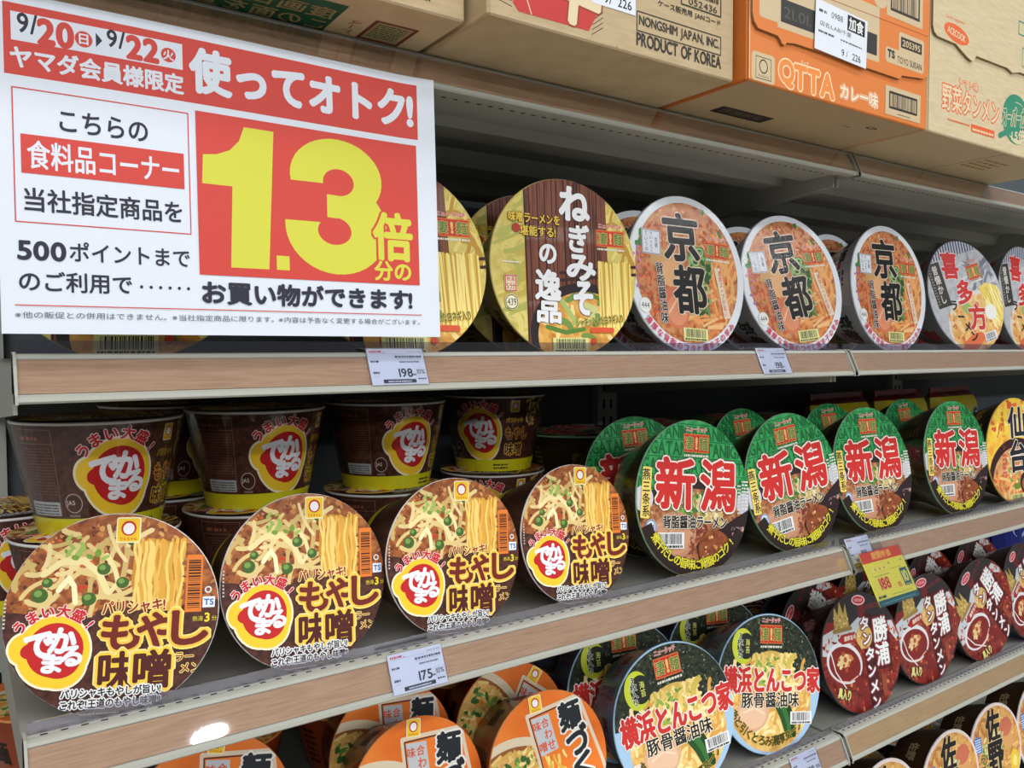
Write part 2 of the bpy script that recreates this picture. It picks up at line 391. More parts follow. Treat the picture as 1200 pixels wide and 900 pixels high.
BROWN_PRINT = printmat('dark_brown_print', [(64, 36, 32), (84, 48, 40), (100, 58, 46)], 60, rough=.42)
def lid_sprout():
    a = Art(.985)
    a.ell(0, 0, .99, .99, BROWN_PRINT, n=64)
    top = lambda x, y: y > -.02 + .08 * math.sin(4 * x) and x * x + y * y < .97
    a.add([[(x, y) for x, y in ((-.99, .06), (-.5, -.02), (0, .06), (.4, .02), (.99, .1))] + [(math.cos(R_(t)), math.sin(R_(t))) for t in range(6, 176, 6)]],
          printmat('miso_soup_print', [(120, 62, 34), (158, 90, 48), (186, 116, 64)], 45, rough=.42))
    a.specks(top, 260, .012, .034, [(176, 96, 48), (128, 66, 36), (204, 134, 78), (98, 50, 32)], 3, (-.95, .25, .0, .9), 1.3)
    a.specks(lambda x, y: x * x + y * y < .95 and y > .58, 60, .02, .05, [(150, 84, 48), (196, 130, 70), (214, 160, 92)], 9, (-.7, .9, .58, .95), 1.8)
    a.specks(top, 26, .018, .035, [(196, 66, 36), (214, 92, 44)], 5, (-.7, .2, .15, .75), 1.6)
    a.strands(top, 34, .34, .052, [(206, 176, 108), (226, 200, 134)], 7, (-.85, .15, .1, .8), None, .35)
    a.strands(top, 12, .40, .046, [(226, 198, 130), (236, 212, 150)], 12, (-.75, .1, .15, .7), None, .3)
    a.stroke([(-.66, .40), (-.5, .52), (-.3, .52), (-.16, .40), (-.08, .22)], .062, (240, 222, 160)); a.stroke([(-.52, .24), (-.43, .36), (-.38, .28), (-.36, .12)], .05, (248, 236, 186)); a.stroke([(-.1, .58), (-.02, .44), (.02, .3), (-.06, .2)], .045, (240, 222, 160))
    for x, y, r in ((-.12, .44, .062), (-.24, .15, .068), (-.68, .2, .075), (-.62, .32, .05), (.06, .3, .06), (.14, .72, .06)):
        a.ell(x, y, r, r * .95, (70, 102, 44), n=14); a.ell(x - .2 * r, y + .25 * r, r * .5, r * .45, (122, 158, 78), n=10)
    a.specks(top, 14, .02, .04, [(120, 156, 60), (160, 186, 90)], 15, (-.5, -.1, .55, .78), 1.8)
    # lifted sheaf of noodles
    a.poly([(.16, .68), (.3, .74), (.5, .7), (.64, .68), (.66, .3), (.62, -.02), (.4, -.02), (.2, .04), (.14, .3)], (206, 142, 52))
    rnd = random.Random(4)
    for c in ((190, 126, 44), (214, 156, 60), (236, 186, 86), (226, 168, 66), (246, 210, 118)):
        ps = []
        for k in range(9):
            x = rnd.uniform(.17, .64); q = [(x + .018 * math.sin(j * 1.1 + k) + (x - .4) * .12 * (-j / 8), .70 + rnd.uniform(-.03, .03) - j * .092 * rnd.uniform(.9, 1.06)) for j in range(9)]
            ps += [a.cap(q[i], q[i + 1], .014, 2) for i in range(8)]
        a.add(ps, c)
    a.specks(lambda x, y: x * x + y * y < .95, 50, .015, .04, [(150, 92, 56), (186, 128, 80), (120, 68, 42)], 21, (.64, .96, -.02, .6), 1.8)
    a.poly([(-.98, .06), (-.6, -.06), (-.1, -.02), (.3, .03), (.66, -.02), (.99, .06), (.98, -.2), (-.98, -.2)], BROWN_PRINT)
    # orange barcode, small marks
    a.rect(.66, .82, -.02, .56, (232, 128, 50)); a.bars(.68, .80, .02, .52, 3, (60, 36, 26), True)
    a.ring(.88, .20, .035, .035, .014, (236, 232, 226)); a.rect(.83, .95, .02, .13, (236, 240, 246)); a.text('TS', .89, .075, w=.09, h=.06, c=(30, 100, 180), bold=.05)
    a.text('熱湯', .79, -.09, w=.1, h=.05, c=(220, 200, 60), bold=.01); a.text('3', .88, -.08, h=.085, c=(250, 222, 50), bold=.05); a.text('分', .95, -.09, h=.05, c=(220, 200, 60), bold=.01)
    maru_mark(a, .09, .825, .115)
    # lettering
    Y1 = [((250, 206, 70), .14), ((248, 226, 150), .20)]
    a.text('パリシャキ!', .18, .06, w=.58, h=.13, c=(150, 40, 36), bold=.045, outs=[((252, 226, 150), .14)], rot=2)
    for ch, x, y, sz in (('も', .07, -.19, .33), ('や', .40, -.18, .34), ('し', .72, -.17, .33)):
        a.text(ch, x, y, w=sz, h=sz * .98, c=(116, 40, 32), bold=.058, outs=[((246, 196, 76), .125), ((252, 226, 120), .18)], rot=1)
    a.text('味', .05, -.56, w=.31, h=.36, c=(84, 34, 30), bold=.05, outs=Y1); a.text('噌', .38, -.56, w=.33, h=.36, c=(84, 34, 30), bold=.05, outs=Y1)
    a.text('ラー', .68, -.46, w=.17, h=.08, c=(150, 50, 40), bold=.03, outs=[((250, 226, 140), .12)]); a.text('メン', .74, -.57, w=.19, h=.09, c=(150, 50, 40), bold=.03, outs=[((250, 226, 140), .12)])
    dekamaru_logo(a, -.52, -.34, .315)
    for t, y in (('パリシャキもやしが旨い!', -.76), ('これぞ!王道のもやし味噌!!', -.865)):
        a.text(t, .02, y + .012, w=.90, h=.085, c=BLACK, bold=.045, outs=[(WHITE, .24)])
    a.lines(-.3, .1, -.955, -.935, 1, (200, 190, 180), 4)
    a.lines(-.975, -.955, -.1, .2, 8, (206, 196, 186), 5)
    return a

def lid_green():
    a = Art(.985)
    a.ell(0, 0, .99, .99, printmat('green_lid_print', [(40, 146, 76), (54, 166, 90), (76, 184, 110)], 30, rough=.42), n=64)
    # printed brick lines and repeated tall lettering
    DG = (24, 106, 54)
    for k, y in enumerate((.93, .72, .50, .28, .06)):
        a.stroke([(-1, y), (1, y)], .012, DG, 1)
        for j in range(-6, 7): x = j * .16 + (.06 if k % 2 else 0); a.stroke([(x, y), (x, y - .05)], .01, DG, 1)
    for k, y in enumerate((.82, .61, .39, .17)):
        a.text('NIIGATANIIGATANIIGATA', (.08 if k % 2 else -.06), y, w=2.1, h=.17, c=DG, bold=.035)
    # bowl of ramen
    a.clipbox = (-1, 1, -1, .24)
    a.ell(0, -.42, 1.12, .66, (52, 38, 38), n=48); a.ell(-.88, -.03, .16, .16, (214, 210, 220)); a.ell(.9, -.12, .17, .2, (206, 204, 216)); a.clipbox = None
    soup = lambda x, y: ((x / .98) ** 2 + ((y + .52) / .62) ** 2) < 1 and x * x + y * y < .95
    a.ell(0, -.52, .98, .63, printmat('shoyu_soup_print', [(128, 72, 46), (174, 112, 72), (206, 152, 106)], 40, rough=.42), n=48)
    a.specks(soup, 200, .012, .04, [(204, 150, 100), (146, 84, 52), (224, 186, 136), (110, 58, 38)], 3, (-1, 1, -1, .1), 1.5)
    a.ell(-.36, -.48, .38, .3, (196, 140, 108), 10); a.ell(-.36, -.48, .30, .22, (206, 152, 118), -12); a.specks(lambda x, y: ((x + .36) / .34) ** 2 + ((y + .48) / .26) ** 2 < 1, 30, .01, .03, [(220, 172, 138), (184, 124, 92)], 8, (-.7, 0, -.75, -.2), 2)
    a.specks(soup, 90, .02, .05, [(222, 206, 150), (238, 226, 180), (206, 180, 116)], 13, (.02, .5, -.35, .02), 1.5)
    a.specks(soup, 70, .018, .045, [(92, 150, 62), (130, 182, 84), (62, 122, 50), (170, 204, 120)], 6, (-.48, .16, -.2, .06), 1.6)
    a.specks(soup, 60, .014, .03, [(120, 52, 40), (150, 72, 50)], 26, (-.1, .2, -.75, -.3), 1.5)
    a.poly([(.99, -.14), (.95, -.34), (.7, -.5), (.6, -.92), (.12, -.92), (.02, -.62), (.16, -.44), (.44, -.4), (.7, -.27)], (46, 30, 32))
    a.ell(.36, -.66, .30, .25, printmat('spoon_soup_print', [(120, 58, 36), (164, 90, 52)], 50, rough=.42), -10); a.specks(lambda x, y: ((x - .36) / .26) ** 2 + ((y + .66) / .2) ** 2 < 1, 40, .012, .03, [(206, 150, 90), (226, 190, 130), (140, 70, 44)], 17, (.05, .66, -.9, -.4))
    sui_mark(a, -.22, .23, .57, .81)
    O = [((246, 238, 226), .09), ((96, 26, 26), .11)]
    a.text('新', -.35, .17, w=.64, h=.62, c=(208, 48, 44), bold=.055, outs=O); a.text('潟', .40, .16, w=.62, h=.64, c=(208, 48, 44), bold=.05, outs=O)
    a.rrect(-.92, -.77, -.27, .36, .02, (244, 216, 110), -3); a.text('燕三条系', -.845, .045, w=.12, h=.58, c=(40, 34, 30), bold=.03, vert=True)
    a.text('背脂醤油ラーメン', 0, -.31, w=1.12, h=.155, c=(34, 30, 30), bold=.05, outs=[((240, 232, 214), .11)])
    a.ell(-.76, -.38, .09, .1, (220, 228, 236)); a.ring(-.76, -.38, .085, .095, .014, (90, 130, 190)); a.text('458', -.76, -.38, w=.11, h=.07, c=(60, 90, 150), bold=.02)
    barcode(a, -.66, -.2, -.64, -.44, (236, 236, 234), 5)
    a.rrect(.66, .83, -.68, -.44, .02, (240, 150, 160)); a.text('熱湯', .745, -.50, w=.13, h=.07, c=(190, 30, 50), bold=.02); a.text('5分', .745, -.60, w=.14, h=.09, c=(190, 30, 50), bold=.03)
    a.text('ノンフライ麺', .76, -.39, w=.24, h=.05, c=(230, 190, 200), bold=.01)
    a.ring(0, 0, .99, .99, .17, (44, 30, 28), 203, 333)
    a.arc('煮干だしの旨味に背脂のコク!', 0, .02, .86, 218, 318, .138, (232, 220, 60), .04, [((36, 28, 20), .10)], True)
    a.lines(.84, .96, -.14, .26, 9, (232, 232, 222), 6); a.lines(.76, .82, -.2, .2, 9, (226, 226, 214), 7)
    return a

def lid_wood():
    a = Art(.985)
    a.ell(0, 0, .99, .99, printmat('yellow_leek_print', [(176, 166, 78), (204, 184, 92), (222, 204, 116), (196, 174, 78)], 16, rough=.42), n=64)
    inn = lambda x, y: x * x + y * y < .95
    a.strands(inn, 70, .4, .05, [(216, 196, 100), (226, 210, 124), (200, 176, 80), (180, 180, 92)], 4, (-1, -.5, -.9, .9), 10, .4)
    a.strands(inn, 40, .35, .05, [(222, 196, 96), (236, 214, 124), (196, 150, 60)], 6, (.5, 1, -.2, .7), 70, .4)
    a.clipbox = (-.55, .57, -1, 1); a.ell(0, 0, .99, .99, printmat('wood_plank_print', [(76, 36, 26), (112, 60, 44), (134, 78, 58), (92, 46, 34)], 9, (9, .5, 1), rough=.42), n=64)
    rnd = random.Random(3); a.add([a.cap((x, -1), (x + rnd.uniform(-.02, .02), 1), rnd.uniform(.003, .008), 1) for x in [rnd.uniform(-.55, .57) for _ in range(22)]], (50, 24, 18)); a.add([a.cap((x, -1), (x, 1), .005, 1) for x in (-.18, .12, .35)], (36, 18, 14)); a.clipbox = None
    a.ell(.22, -.72, .74, .56, (42, 30, 34), n=44); a.ell(.24, -.76, .66, .50, printmat('miso_broth_print', [(196, 130, 52), (226, 166, 76), (240, 196, 110)], 20, rough=.42), n=44)
    br = lambda x, y: ((x - .24) / .64) ** 2 + ((y + .76) / .48) ** 2 < 1 and x * x + y * y < .94
    a.specks(br, 60, .03, .07, [(246, 222, 150), (236, 190, 100), (214, 150, 66)], 6, (-.4, .9, -1, -.2), 1.6)
    a.strands(br, 12, .26, .07, [(120, 150, 70), (160, 184, 100), (206, 210, 140)], 9, (-.2, .7, -.8, -.28), 15, .3)
    a.stroke([(-.3, -.66), (-.05, -.72), (.2, -.68)], .05, (92, 134, 54)); a.stroke([(.3, -.28), (.5, -.36), (.6, -.5)], .05, (92, 134, 54)); a.stroke([(-.1, -.36), (.1, -.62)], .06, (170, 196, 110))
    a.stroke([(-.1, -.06), (1, .06)], .035, (60, 34, 30)); a.stroke([(-.1, -.14), (1, -.03)], .035, (60, 34, 30))
    a.poly([(.43, .08), (.9, .1), (.93, -.2), (.86, -.72), (.46, -.70), (.42, -.2)], (228, 192, 84))
    for c, sd in (((240, 210, 106), 1), ((204, 162, 60), 2), ((250, 228, 140), 3)):
        rnd = random.Random(sd); a.add([a.cap((x, .09 + rnd.uniform(-.02, .02)), (x + rnd.uniform(-.03, .03), -.72 + rnd.uniform(-.05, .08)), .011, 1) for x in [rnd.uniform(.44, .9) for _ in range(15)]], c)
    sui_mark(a, .42, .83, .27, .46)
    O = [((50, 24, 22), .075)]
    T_ = (238, 238, 240)
    for ch, x, y, sx, sy in (('ね', .13, .72, .40, .36), ('ぎ', .17, .34, .26, .30), ('み', .19, .01, .38, .27), ('そ', .20, -.33, .25, .36), ('の', -.26, .14, .21, .20), ('逸', -.27, -.20, .32, .32), ('品', -.27, -.50, .30, .22)):
        a.text(ch, x, y, w=sx, h=sy, c=T_, bold=.066, outs=O, rot=-3)
    YL = (236, 200, 70)
    a.text('味噌ラーメンを', -.42, .52, w=.66, h=.11, c=YL, bold=.035, outs=[((70, 40, 20), .09)]); a.text('堪能する!', -.38, .38, w=.46, h=.11, c=YL, bold=.035, outs=[((70, 40, 20), .09)]); a.ell(-.66, .40, .05, .05, (176, 60, 40))
    a.rrect(-.83, -.68, -.29, -.11, .025, (236, 222, 190)); a.frame(-.82, -.69, -.28, -.12, .012, (196, 70, 70)); a.text('熱湯', -.755, -.155, w=.1, h=.05, c=(190, 50, 50), bold=.01); a.text('5分', -.755, -.23, w=.11, h=.07, c=(190, 50, 50), bold=.02); a.lines(-.85, -.62, .02, .05, 1, (240, 236, 220), 8)
    a.ell(-.75, -.40, .085, .085, (244, 238, 206)); a.ring(-.75, -.40, .08, .08, .012, (120, 110, 60)); a.text('439', -.75, -.40, w=.11, h=.075, c=(60, 54, 40), bold=.01)
    a.text('シャキッとした白ネギ入り', .42, -.58, w=.66, h=.1, c=(50, 70, 34), bold=.03, outs=[((236, 214, 110), .1)], rot=5); a.rrect(.28, .62, -.72, -.66, .025, (220, 90, 50)); a.ell(.32, -.82, .04, .04, (200, 70, 40))
    barcode(a, -.24, .24, -.95, -.78, (226, 226, 150), 4)
    return a

def lid_white():
    a = Art(.985)
    a.ell(0, 0, .99, .99, (228, 234, 240), n=64)
    a.ell(0, .02, .875, .885, printmat('red_chili_soup_print', [(140, 70, 40), (186, 106, 60), (212, 150, 98), (168, 86, 48)], 26, rough=.42), n=56)
    inn = lambda x, y: x * x + (y - .02) ** 2 < .74
    a.specks(inn, 330, .01, .028, [(196, 84, 46), (222, 140, 90), (176, 66, 40), (232, 176, 126)], 3, (-.9, .9, .3, .9), 1.2)
    a.specks(inn, 120, .012, .03, [(204, 74, 42), (226, 120, 70)], 4, (-.9, -.5, -.7, .5), 1.3)
    a.strands(inn, 60, .5, .045, [(222, 132, 70), (236, 164, 96), (206, 102, 52), (240, 190, 130)], 6, (-.5, .85, -.85, -.1), 20, .4)
    a.strands(inn, 40, .5, .04, [(226, 140, 76), (240, 176, 110)], 16, (.45, .85, -.6, .3), 95, .25)
    for k in range(4): a.rrect(-.62 + .09 * k, -.48 + .1 * k, .06 - .015 * k, .30 - .02 * k, .03, (206 + 6 * k, 158 + 6 * k, 98 + 5 * k), -14)
    a.ell(-.24, -.42, .23, .27, (216, 120, 84)); a.ell(-.22, -.46, .17, .19, (226, 146, 108)); a.stroke([(-.36, -.5), (-.2, -.3), (-.1, -.5)], .03, (240, 190, 150)); a.ell(-.3, -.02, .2, .16, (232, 176, 124))
    a.specks(inn, 170, .02, .055, [(64, 116, 58), (104, 150, 84), (146, 180, 120), (44, 90, 46)], 8, (.0, .38, -.5, .36), 1.5)
    for x, y in ((.12, .18), (.2, .02), (.28, -.16), (.1, -.02), (.24, -.34), (.2, .3)): a.ring(x, y, .07, .06, .02, (176, 204, 140), n=14)
    a.specks(lambda x, y: .66 < x * x + y * y < .84, 46, .03, .06, [(70, 128, 66), (110, 160, 90)], 19, (-.95, .95, -.9, .95), 1.5)
    sui_mark(a, .30, .74, .26, .46)
    O = [((236, 214, 190), .075)]
    a.text('京', -.11, .46, w=.58, h=.58, c=BLACK, bold=.05, outs=O, rot=3); a.text('都', .0, -.19, w=.54, h=.58, c=BLACK, bold=.05, outs=O, rot=3)
    a.rect(-.76, -.46, .19, .49, (226, 230, 238)); a.frame(-.75, -.47, .20, .48, .012, (150, 150, 160))
    for x, t in ((-.53, '京都'), (-.61, 'でいっとこ'), (-.69, 'ていうの')): a.text(t, x, .34, w=.05, h=.24 if len(t) > 2 else .13, c=(50, 50, 60), bold=.01, vert=True)
    a.text('背脂醤油味', -.47, -.27, w=.12, h=.74, c=(36, 32, 40), bold=.035, outs=[((232, 214, 200), .1)], vert=True, rot=5)
    a.ell(-.75, -.44, .09, .09, (238, 238, 234)); a.text('444', -.75, -.44, w=.12, h=.07, c=(60, 60, 60), bold=.01)
    a.poly([(.44, .12), (.54, .14), (.70, -.5), (.58, -.52)], (236, 214, 190)); a.text('濃厚スープが旨い', .57, -.19, w=.06, h=.58, c=(196, 70, 60), bold=.01, vert=True, rot=9)
    barcode(a, -.15, .27, -.83, -.67, (226, 224, 150), 6)
    a.arc('濃厚な背脂のコクと唐辛子の辛み', 0, .02, .945, 222, 318, .1, (206, 66, 96), .03, (), True)
    a.specks(lambda x, y: True, 12, .015, .03, [(170, 110, 190), (214, 120, 170)], 30, (-.9, -.8, -.3, .3))
    return a

def lid_nori():
    a = Art(.985)
    a.ell(0, 0, .99, .99, (168, 202, 230), n=64)
    soup = lambda x, y: ((x / .80) ** 2 + ((y + .3) / .66) ** 2) < 1
    a.clipbox = (-1, 1, .10, 1); a.ell(0, .05, .97, .92, printmat('nori_print', [(22, 26, 22), (46, 54, 40), (66, 72, 56)], 55, rough=.45), n=56)
    a.specks(lambda x, y: x * x + (y - .05) ** 2 < .8, 420, .006, .022, [(92, 100, 74), (120, 124, 100), (30, 36, 30), (14, 18, 16), (150, 152, 130)], 4, (-1, 1, .1, 1), 1.8, 4); a.clipbox = None
    a.clipbox = (-.80, .80, -1, .10); a.ell(0, -.05, .84, .90, printmat('noodle_soup_print', [(214, 152, 70), (236, 190, 106), (244, 212, 142)], 22, rough=.42), n=48); a.clipbox = None
    a.ell(.02, .08, .46, .38, (226, 186, 96))
    inn = lambda x, y: x * x + (y + .05) ** 2 < .62 and y < .42
    a.strands(inn, 120, .5, .05, [(238, 196, 108), (248, 220, 146), (222, 164, 78), (250, 230, 168)], 5, (-.8, .8, -.9, .2), 80, .5)
    a.strands(inn, 40, .3, .05, [(240, 206, 116), (250, 226, 150), (214, 190, 90)], 8, (-.35, .45, .05, .4), 85, .3)
    a.specks(lambda x, y: (x / .4) ** 2 + ((y - .1) / .3) ** 2 < 1, 24, .02, .05, [(110, 150, 60), (150, 180, 80)], 3, (-.3, .5, 0, .4), 1.8)
    a.ell(-.33, -.40, .31, .27, (226, 176, 140), 15); a.ell(-.33, -.42, .25, .20, (236, 194, 160), -8); a.stroke([(-.5, -.4), (-.3, -.34), (-.12, -.42)], .03, (246, 214, 184))
    for k, c in enumerate(((38, 84, 40), (58, 116, 54), (28, 66, 34))): a.stroke([(.16 + .09 * k, -.32), (.26 + .08 * k, -.48), (.36 + .05 * k, -.72)], .13 - .02 * k, c)
    sui_mark(a, -.20, .23, .56, .83)
    a.ell(-.53, .52, .20, .25, (206, 216, 60)); a.ell(-.47, .52, .165, .185, (40, 44, 36)); a.text('海苔', -.44, .52, w=.08, h=.2, c=(226, 230, 120), bold=.01, vert=True); a.text('3枚入り', -.58, .52, w=.11, h=.36, c=BLACK, bold=.03, outs=[((236, 240, 220), .1)], vert=True)
    a.text('横浜とんこつ家', .04, .05, w=1.86, h=.36, c=(204, 52, 46), bold=.075, outs=[((248, 236, 230), .13)], rot=0)
    a.text('豚骨醤油味', .0, -.23, w=1.1, h=.21, c=(28, 26, 28), bold=.03, outs=[((246, 232, 206), .09)])
    a.arc('あと引くとろみ濃厚スープ!', 0, .0, .80, 212, 322, .15, (70, 66, 30), .05, [((226, 190, 80), .09)], True)
    barcode(a, .38, .80, -.58, -.40, (238, 238, 236), 7)
    a.rrect(-.80, -.69, -.52, -.36, .02, (240, 220, 214)); a.text('5分', -.745, -.44, w=.08, h=.07, c=(200, 50, 50), bold=.02)
    return a

def lid_red():
    a = Art(.985)
    a.ell(0, 0, .99, .99, printmat('red_broth_print', [(86, 22, 20), (118, 32, 28), (146, 50, 38), (102, 26, 22)], 24, rough=.3, coat=.3), n=64)
    inn = lambda x, y: x * x + y * y < .94
    a.clipbox = (-1, 1, .42, 1); a.ell(0, 0, .985, .985, (52, 46, 48), n=64); a.rect(-.95, -.3, .42, .6, (134, 36, 34)); a.clipbox = None
    a.poly([(-.9, .42), (-.5, .5), (-.25, .46), (0, .58), (.28, .58), (.28, .40), (-.1, .33), (-.3, .1), (-.8, .06), (-.97, .1)], (196, 202, 206)); a.poly([(.62, .42), (.85, .4), (.97, .12), (.9, .06), (.7, .3)], (206, 210, 214)); a.rect(.02, .20, .56, .80, (112, 36, 36))
    a.specks(inn, 330, .012, .04, [(176, 66, 44), (196, 92, 58), (110, 26, 22), (150, 44, 34), (214, 130, 84)], 3, (-1, 1, -1, .36), 1.4)
    a.poly([(.16, .62), (.34, .58), (.34, -.98), (.06, -.98), (.06, .3)], (70, 22, 24)); a.poly([(.36, .56), (.74, .5), (.72, -.36), (.36, -.36)], (62, 20, 22))
    a.ell(.1, .24, .2, .2, (216, 180, 104)); a.specks(lambda x, y: (x - .06) ** 2 + (y - .24) ** 2 < .04, 24, .02, .05, [(236, 212, 150), (196, 146, 74), (226, 190, 120)], 5, (-.2, .3, 0, .5))
    # white spoon of soup
    a.ell(-.46, -.10, .44, .33, (224, 222, 224), -22, 40); a.ell(-.46, -.12, .39, .28, (128, 34, 30), -22, 36); a.stroke([(-.2, -.4), (-.05, -.7), (.0, -.95)], .16, (124, 30, 28)); a.ell(-.46, -.06, .16, .11, (226, 196, 140)); a.specks(lambda x, y: ((x + .44) / .24) ** 2 + ((y + .1) / .16) ** 2 < 1, 30, .02, .05, [(236, 214, 160), (206, 130, 76), (176, 80, 50)], 8, (-.8, -.1, -.3, .1)); a.stroke([(-.66, -.36), (-.4, -.42), (-.18, -.36)], .02, (236, 190, 180))
    a.stroke([(-.76, .1), (-.7, -.2), (-.5, -.5)], .022, (236, 232, 232))
    # gold crown, maker's oval
    a.poly([(-.62, .46), (-.56, .86), (-.49, .68), (-.42, .92), (-.35, .68), (-.28, .86), (-.24, .46)], (186, 158, 82)); a.specks(lambda x, y: -.6 < x < -.26 and .48 < y < .66, 20, .01, .03, [(226, 206, 140), (146, 116, 54)], 4, (-.6, -.26, .46, .68)); a.rrect(-.66, -.18, .40, .47, .03, (150, 126, 70))
    a.ell(.06, .86, .17, .085, (236, 196, 200), -8); a.ell(.06, .86, .14, .062, (206, 48, 58), -8); a.text('ACECOOK', .06, .86, w=.2, h=.045, c=(246, 220, 220), bold=.02, rot=-8); a.text('大人気ご当地', .42, .72, w=.42, h=.08, c=(150, 50, 46), bold=.02)
    a.poly([(-.56, .28), (-.46, .36), (-.12, .36), (-.12, .2), (-.46, .2)], (160, 40, 38)); a.text('濃厚旨辛', -.26, .28, w=.3, h=.08, c=(236, 226, 206), bold=.03)
    O = [((120, 30, 34), .13)]
    a.text('勝', .52, .30, w=.36, h=.40, c=WHITE, bold=.05, outs=[((40, 30, 34), .08), ((160, 40, 46), .14)]); a.text('浦', .50, -.11, w=.34, h=.36, c=WHITE, bold=.05, outs=[((40, 30, 34), .08), ((160, 40, 46), .14)])
    for ch, y, sz, x in (('タ', .46, .2, .13), ('ン', .2, .18, .15), ('タ', -.06, .2, .17), ('ン', -.34, .18, .17), ('メ', -.60, .19, .18), ('ン', -.86, .18, .19)):
        a.text(ch, x, y, w=sz, h=sz, c=WHITE, bold=.065, outs=[((60, 20, 24), .12), ((170, 60, 70), .18)], rot=-4)
    a.rrect(.38, .50, -.80, -.44, .02, (150, 70, 46)); a.rrect(.56, .74, -.88, -.78, .02, (236, 130, 150))
    a.text('具入り', -.58, -.58, w=.3, h=.16, c=(240, 230, 140), bold=.07, outs=[((40, 30, 30), .14)], rot=-20)
    return a

def lid_grey():
    a = Art(.985)
    a.ell(0, 0, .99, .99, printmat('silver_grey_print', [(176, 178, 184), (196, 198, 202), (158, 160, 168)], 14, rough=.3, coat=.4), n=64)
    a.clipbox = (-1, 1, .74, 1); a.rect(-1, 1, .74, 1, (196, 200, 212))
    a.add([[(x, .74), (x + .035, .74), (x + .085, 1), (x + .05, 1)] for x in [-.8 + .075 * k for k in range(22)]], (60, 64, 92)); a.clipbox = None
    a.specks(lambda x, y: x * x + y * y < .9, 30, .05, .12, [(206, 208, 214), (150, 152, 160), (120, 124, 136)], 4, (.1, .9, 0, .6), 2.5, 4)
    a.rect(-.82, -.46, -.06, .72, (58, 54, 50)); a.text('昔懐かし', -.62, .34, w=.15, h=.66, c=(214, 210, 200), bold=.04, vert=True); a.lines(-.79, -.73, 0, .7, 14, (140, 136, 126), 3)
    inn = lambda x, y: ((x - .1) / .82) ** 2 + ((y + .5) / .56) ** 2 < 1 and x * x + y * y < .93
    a.ell(.1, -.5, .84, .56, (222, 214, 206), n=44); a.ell(.1, -.53, .78, .52, printmat('golden_soup_print', [(214, 150, 80), (236, 190, 116), (244, 214, 160)], 22, rough=.3, coat=.4), n=44)
    a.specks(inn, 100, .02, .06, [(244, 214, 158), (226, 160, 90), (236, 180, 120), (206, 120, 74)], 5, (-.7, .6, -1, -.1), 1.5)
    a.poly([(.38, .08), (.62, .12), (.9, .0), (.9, -.55), (.7, -.75), (.5, -.5)], (236, 210, 106)); a.strands(lambda x, y: x > .38 and y < .1 and x * x + y * y < .9, 40, .5, .035, [(246, 226, 140), (222, 190, 84), (250, 236, 170)], 6, (.4, .9, -.7, .08), -75, .1)
    a.ell(-.1, -.2, .12, .09, (150, 184, 104)); a.ell(-.2, -.8, .34, .13, (222, 110, 66), 12); a.ell(.5, -.4, .16, .14, (240, 236, 230))
    rr_ = (206, 52, 50); O = [((240, 236, 236), .085)]
    a.text('喜', -.20, .60, w=.42, h=.46, c=rr_, bold=.06, outs=O, rot=-12); a.text('多', -.03, .08, w=.4, h=.42, c=rr_, bold=.06, outs=O, rot=-12); a.text('方', .10, -.40, w=.44, h=.44, c=rr_, bold=.06, outs=O, rot=-12)
    for ch, x, y in (('ラ', -.42, -.08), ('ー', -.33, -.3), ('メ', -.24, -.5), ('ン', -.14, -.7)): a.text(ch, x, y, h=.16 if ch != 'ー' else None, w=.16 if ch == 'ー' else None, c=(30, 30, 40), bold=.05, rot=-15)
    sui_mark(a, .20, .56, .24, .50)
    barcode(a, .12, .46, -.88, -.72, (232, 236, 240), 8)
    return a

def lid_yellow():
    a = Art(.985)
    a.ell(0, 0, .99, .99, printmat('amber_print', [(226, 176, 50), (240, 206, 80), (232, 150, 56)], 10, rough=.42), n=64)
    inn = lambda x, y: x * x + y * y < .94
    a.specks(lambda x, y: inn(x, y) and y > .3, 90, .03, .1, [(222, 116, 54), (240, 196, 70), (206, 96, 50), (246, 220, 110)], 4, (-1, 1, .2, 1), 2)
    a.ell(.0, -.46, .96, .70, (58, 34, 34), n=48); a.ell(.02, -.54, .86, .62, printmat('spicy_soup_print', [(170, 96, 52), (210, 150, 90), (226, 186, 130)], 24, rough=.42), n=44)
    sp = lambda x, y: ((x - .02) / .84) ** 2 + ((y + .54) / .6) ** 2 < 1 and inn(x, y)
    a.strands(sp, 60, .4, .05, [(230, 128, 60), (240, 156, 84), (206, 96, 44), (236, 190, 120)], 6, (-.9, .2, -1, -.2), None, .4)
    a.specks(sp, 70, .02, .06, [(232, 220, 180), (206, 190, 130), (130, 160, 76), (176, 110, 70)], 9, (-.3, .7, -.7, 0), 1.6)
    a.ell(.3, -.62, .24, .22, (50, 30, 32)); a.ell(.3, -.64, .18, .15, (170, 96, 60)); a.ell(-.05, -.66, .12, .06, (110, 136, 50))
    O = [((236, 226, 214), .075)]
    a.text('仙', .06, .53, w=.58, h=.56, c=(40, 40, 46), bold=.05, outs=O); a.text('台', .05, -.10, w=.54, h=.58, c=(40, 40, 46), bold=.05, outs=O)
    a.text('辛味噌ラーメン', -.42, .4, w=.1, h=.7, c=(196, 90, 40), bold=.02, vert=True); a.lines(-.5, -.36, -.4, .0, 5, (200, 80, 90), 4); sui_mark(a, .46, .8, .3, .52)
    barcode(a, -.3, .14, -.96, -.80, (222, 226, 150), 3)
    return a

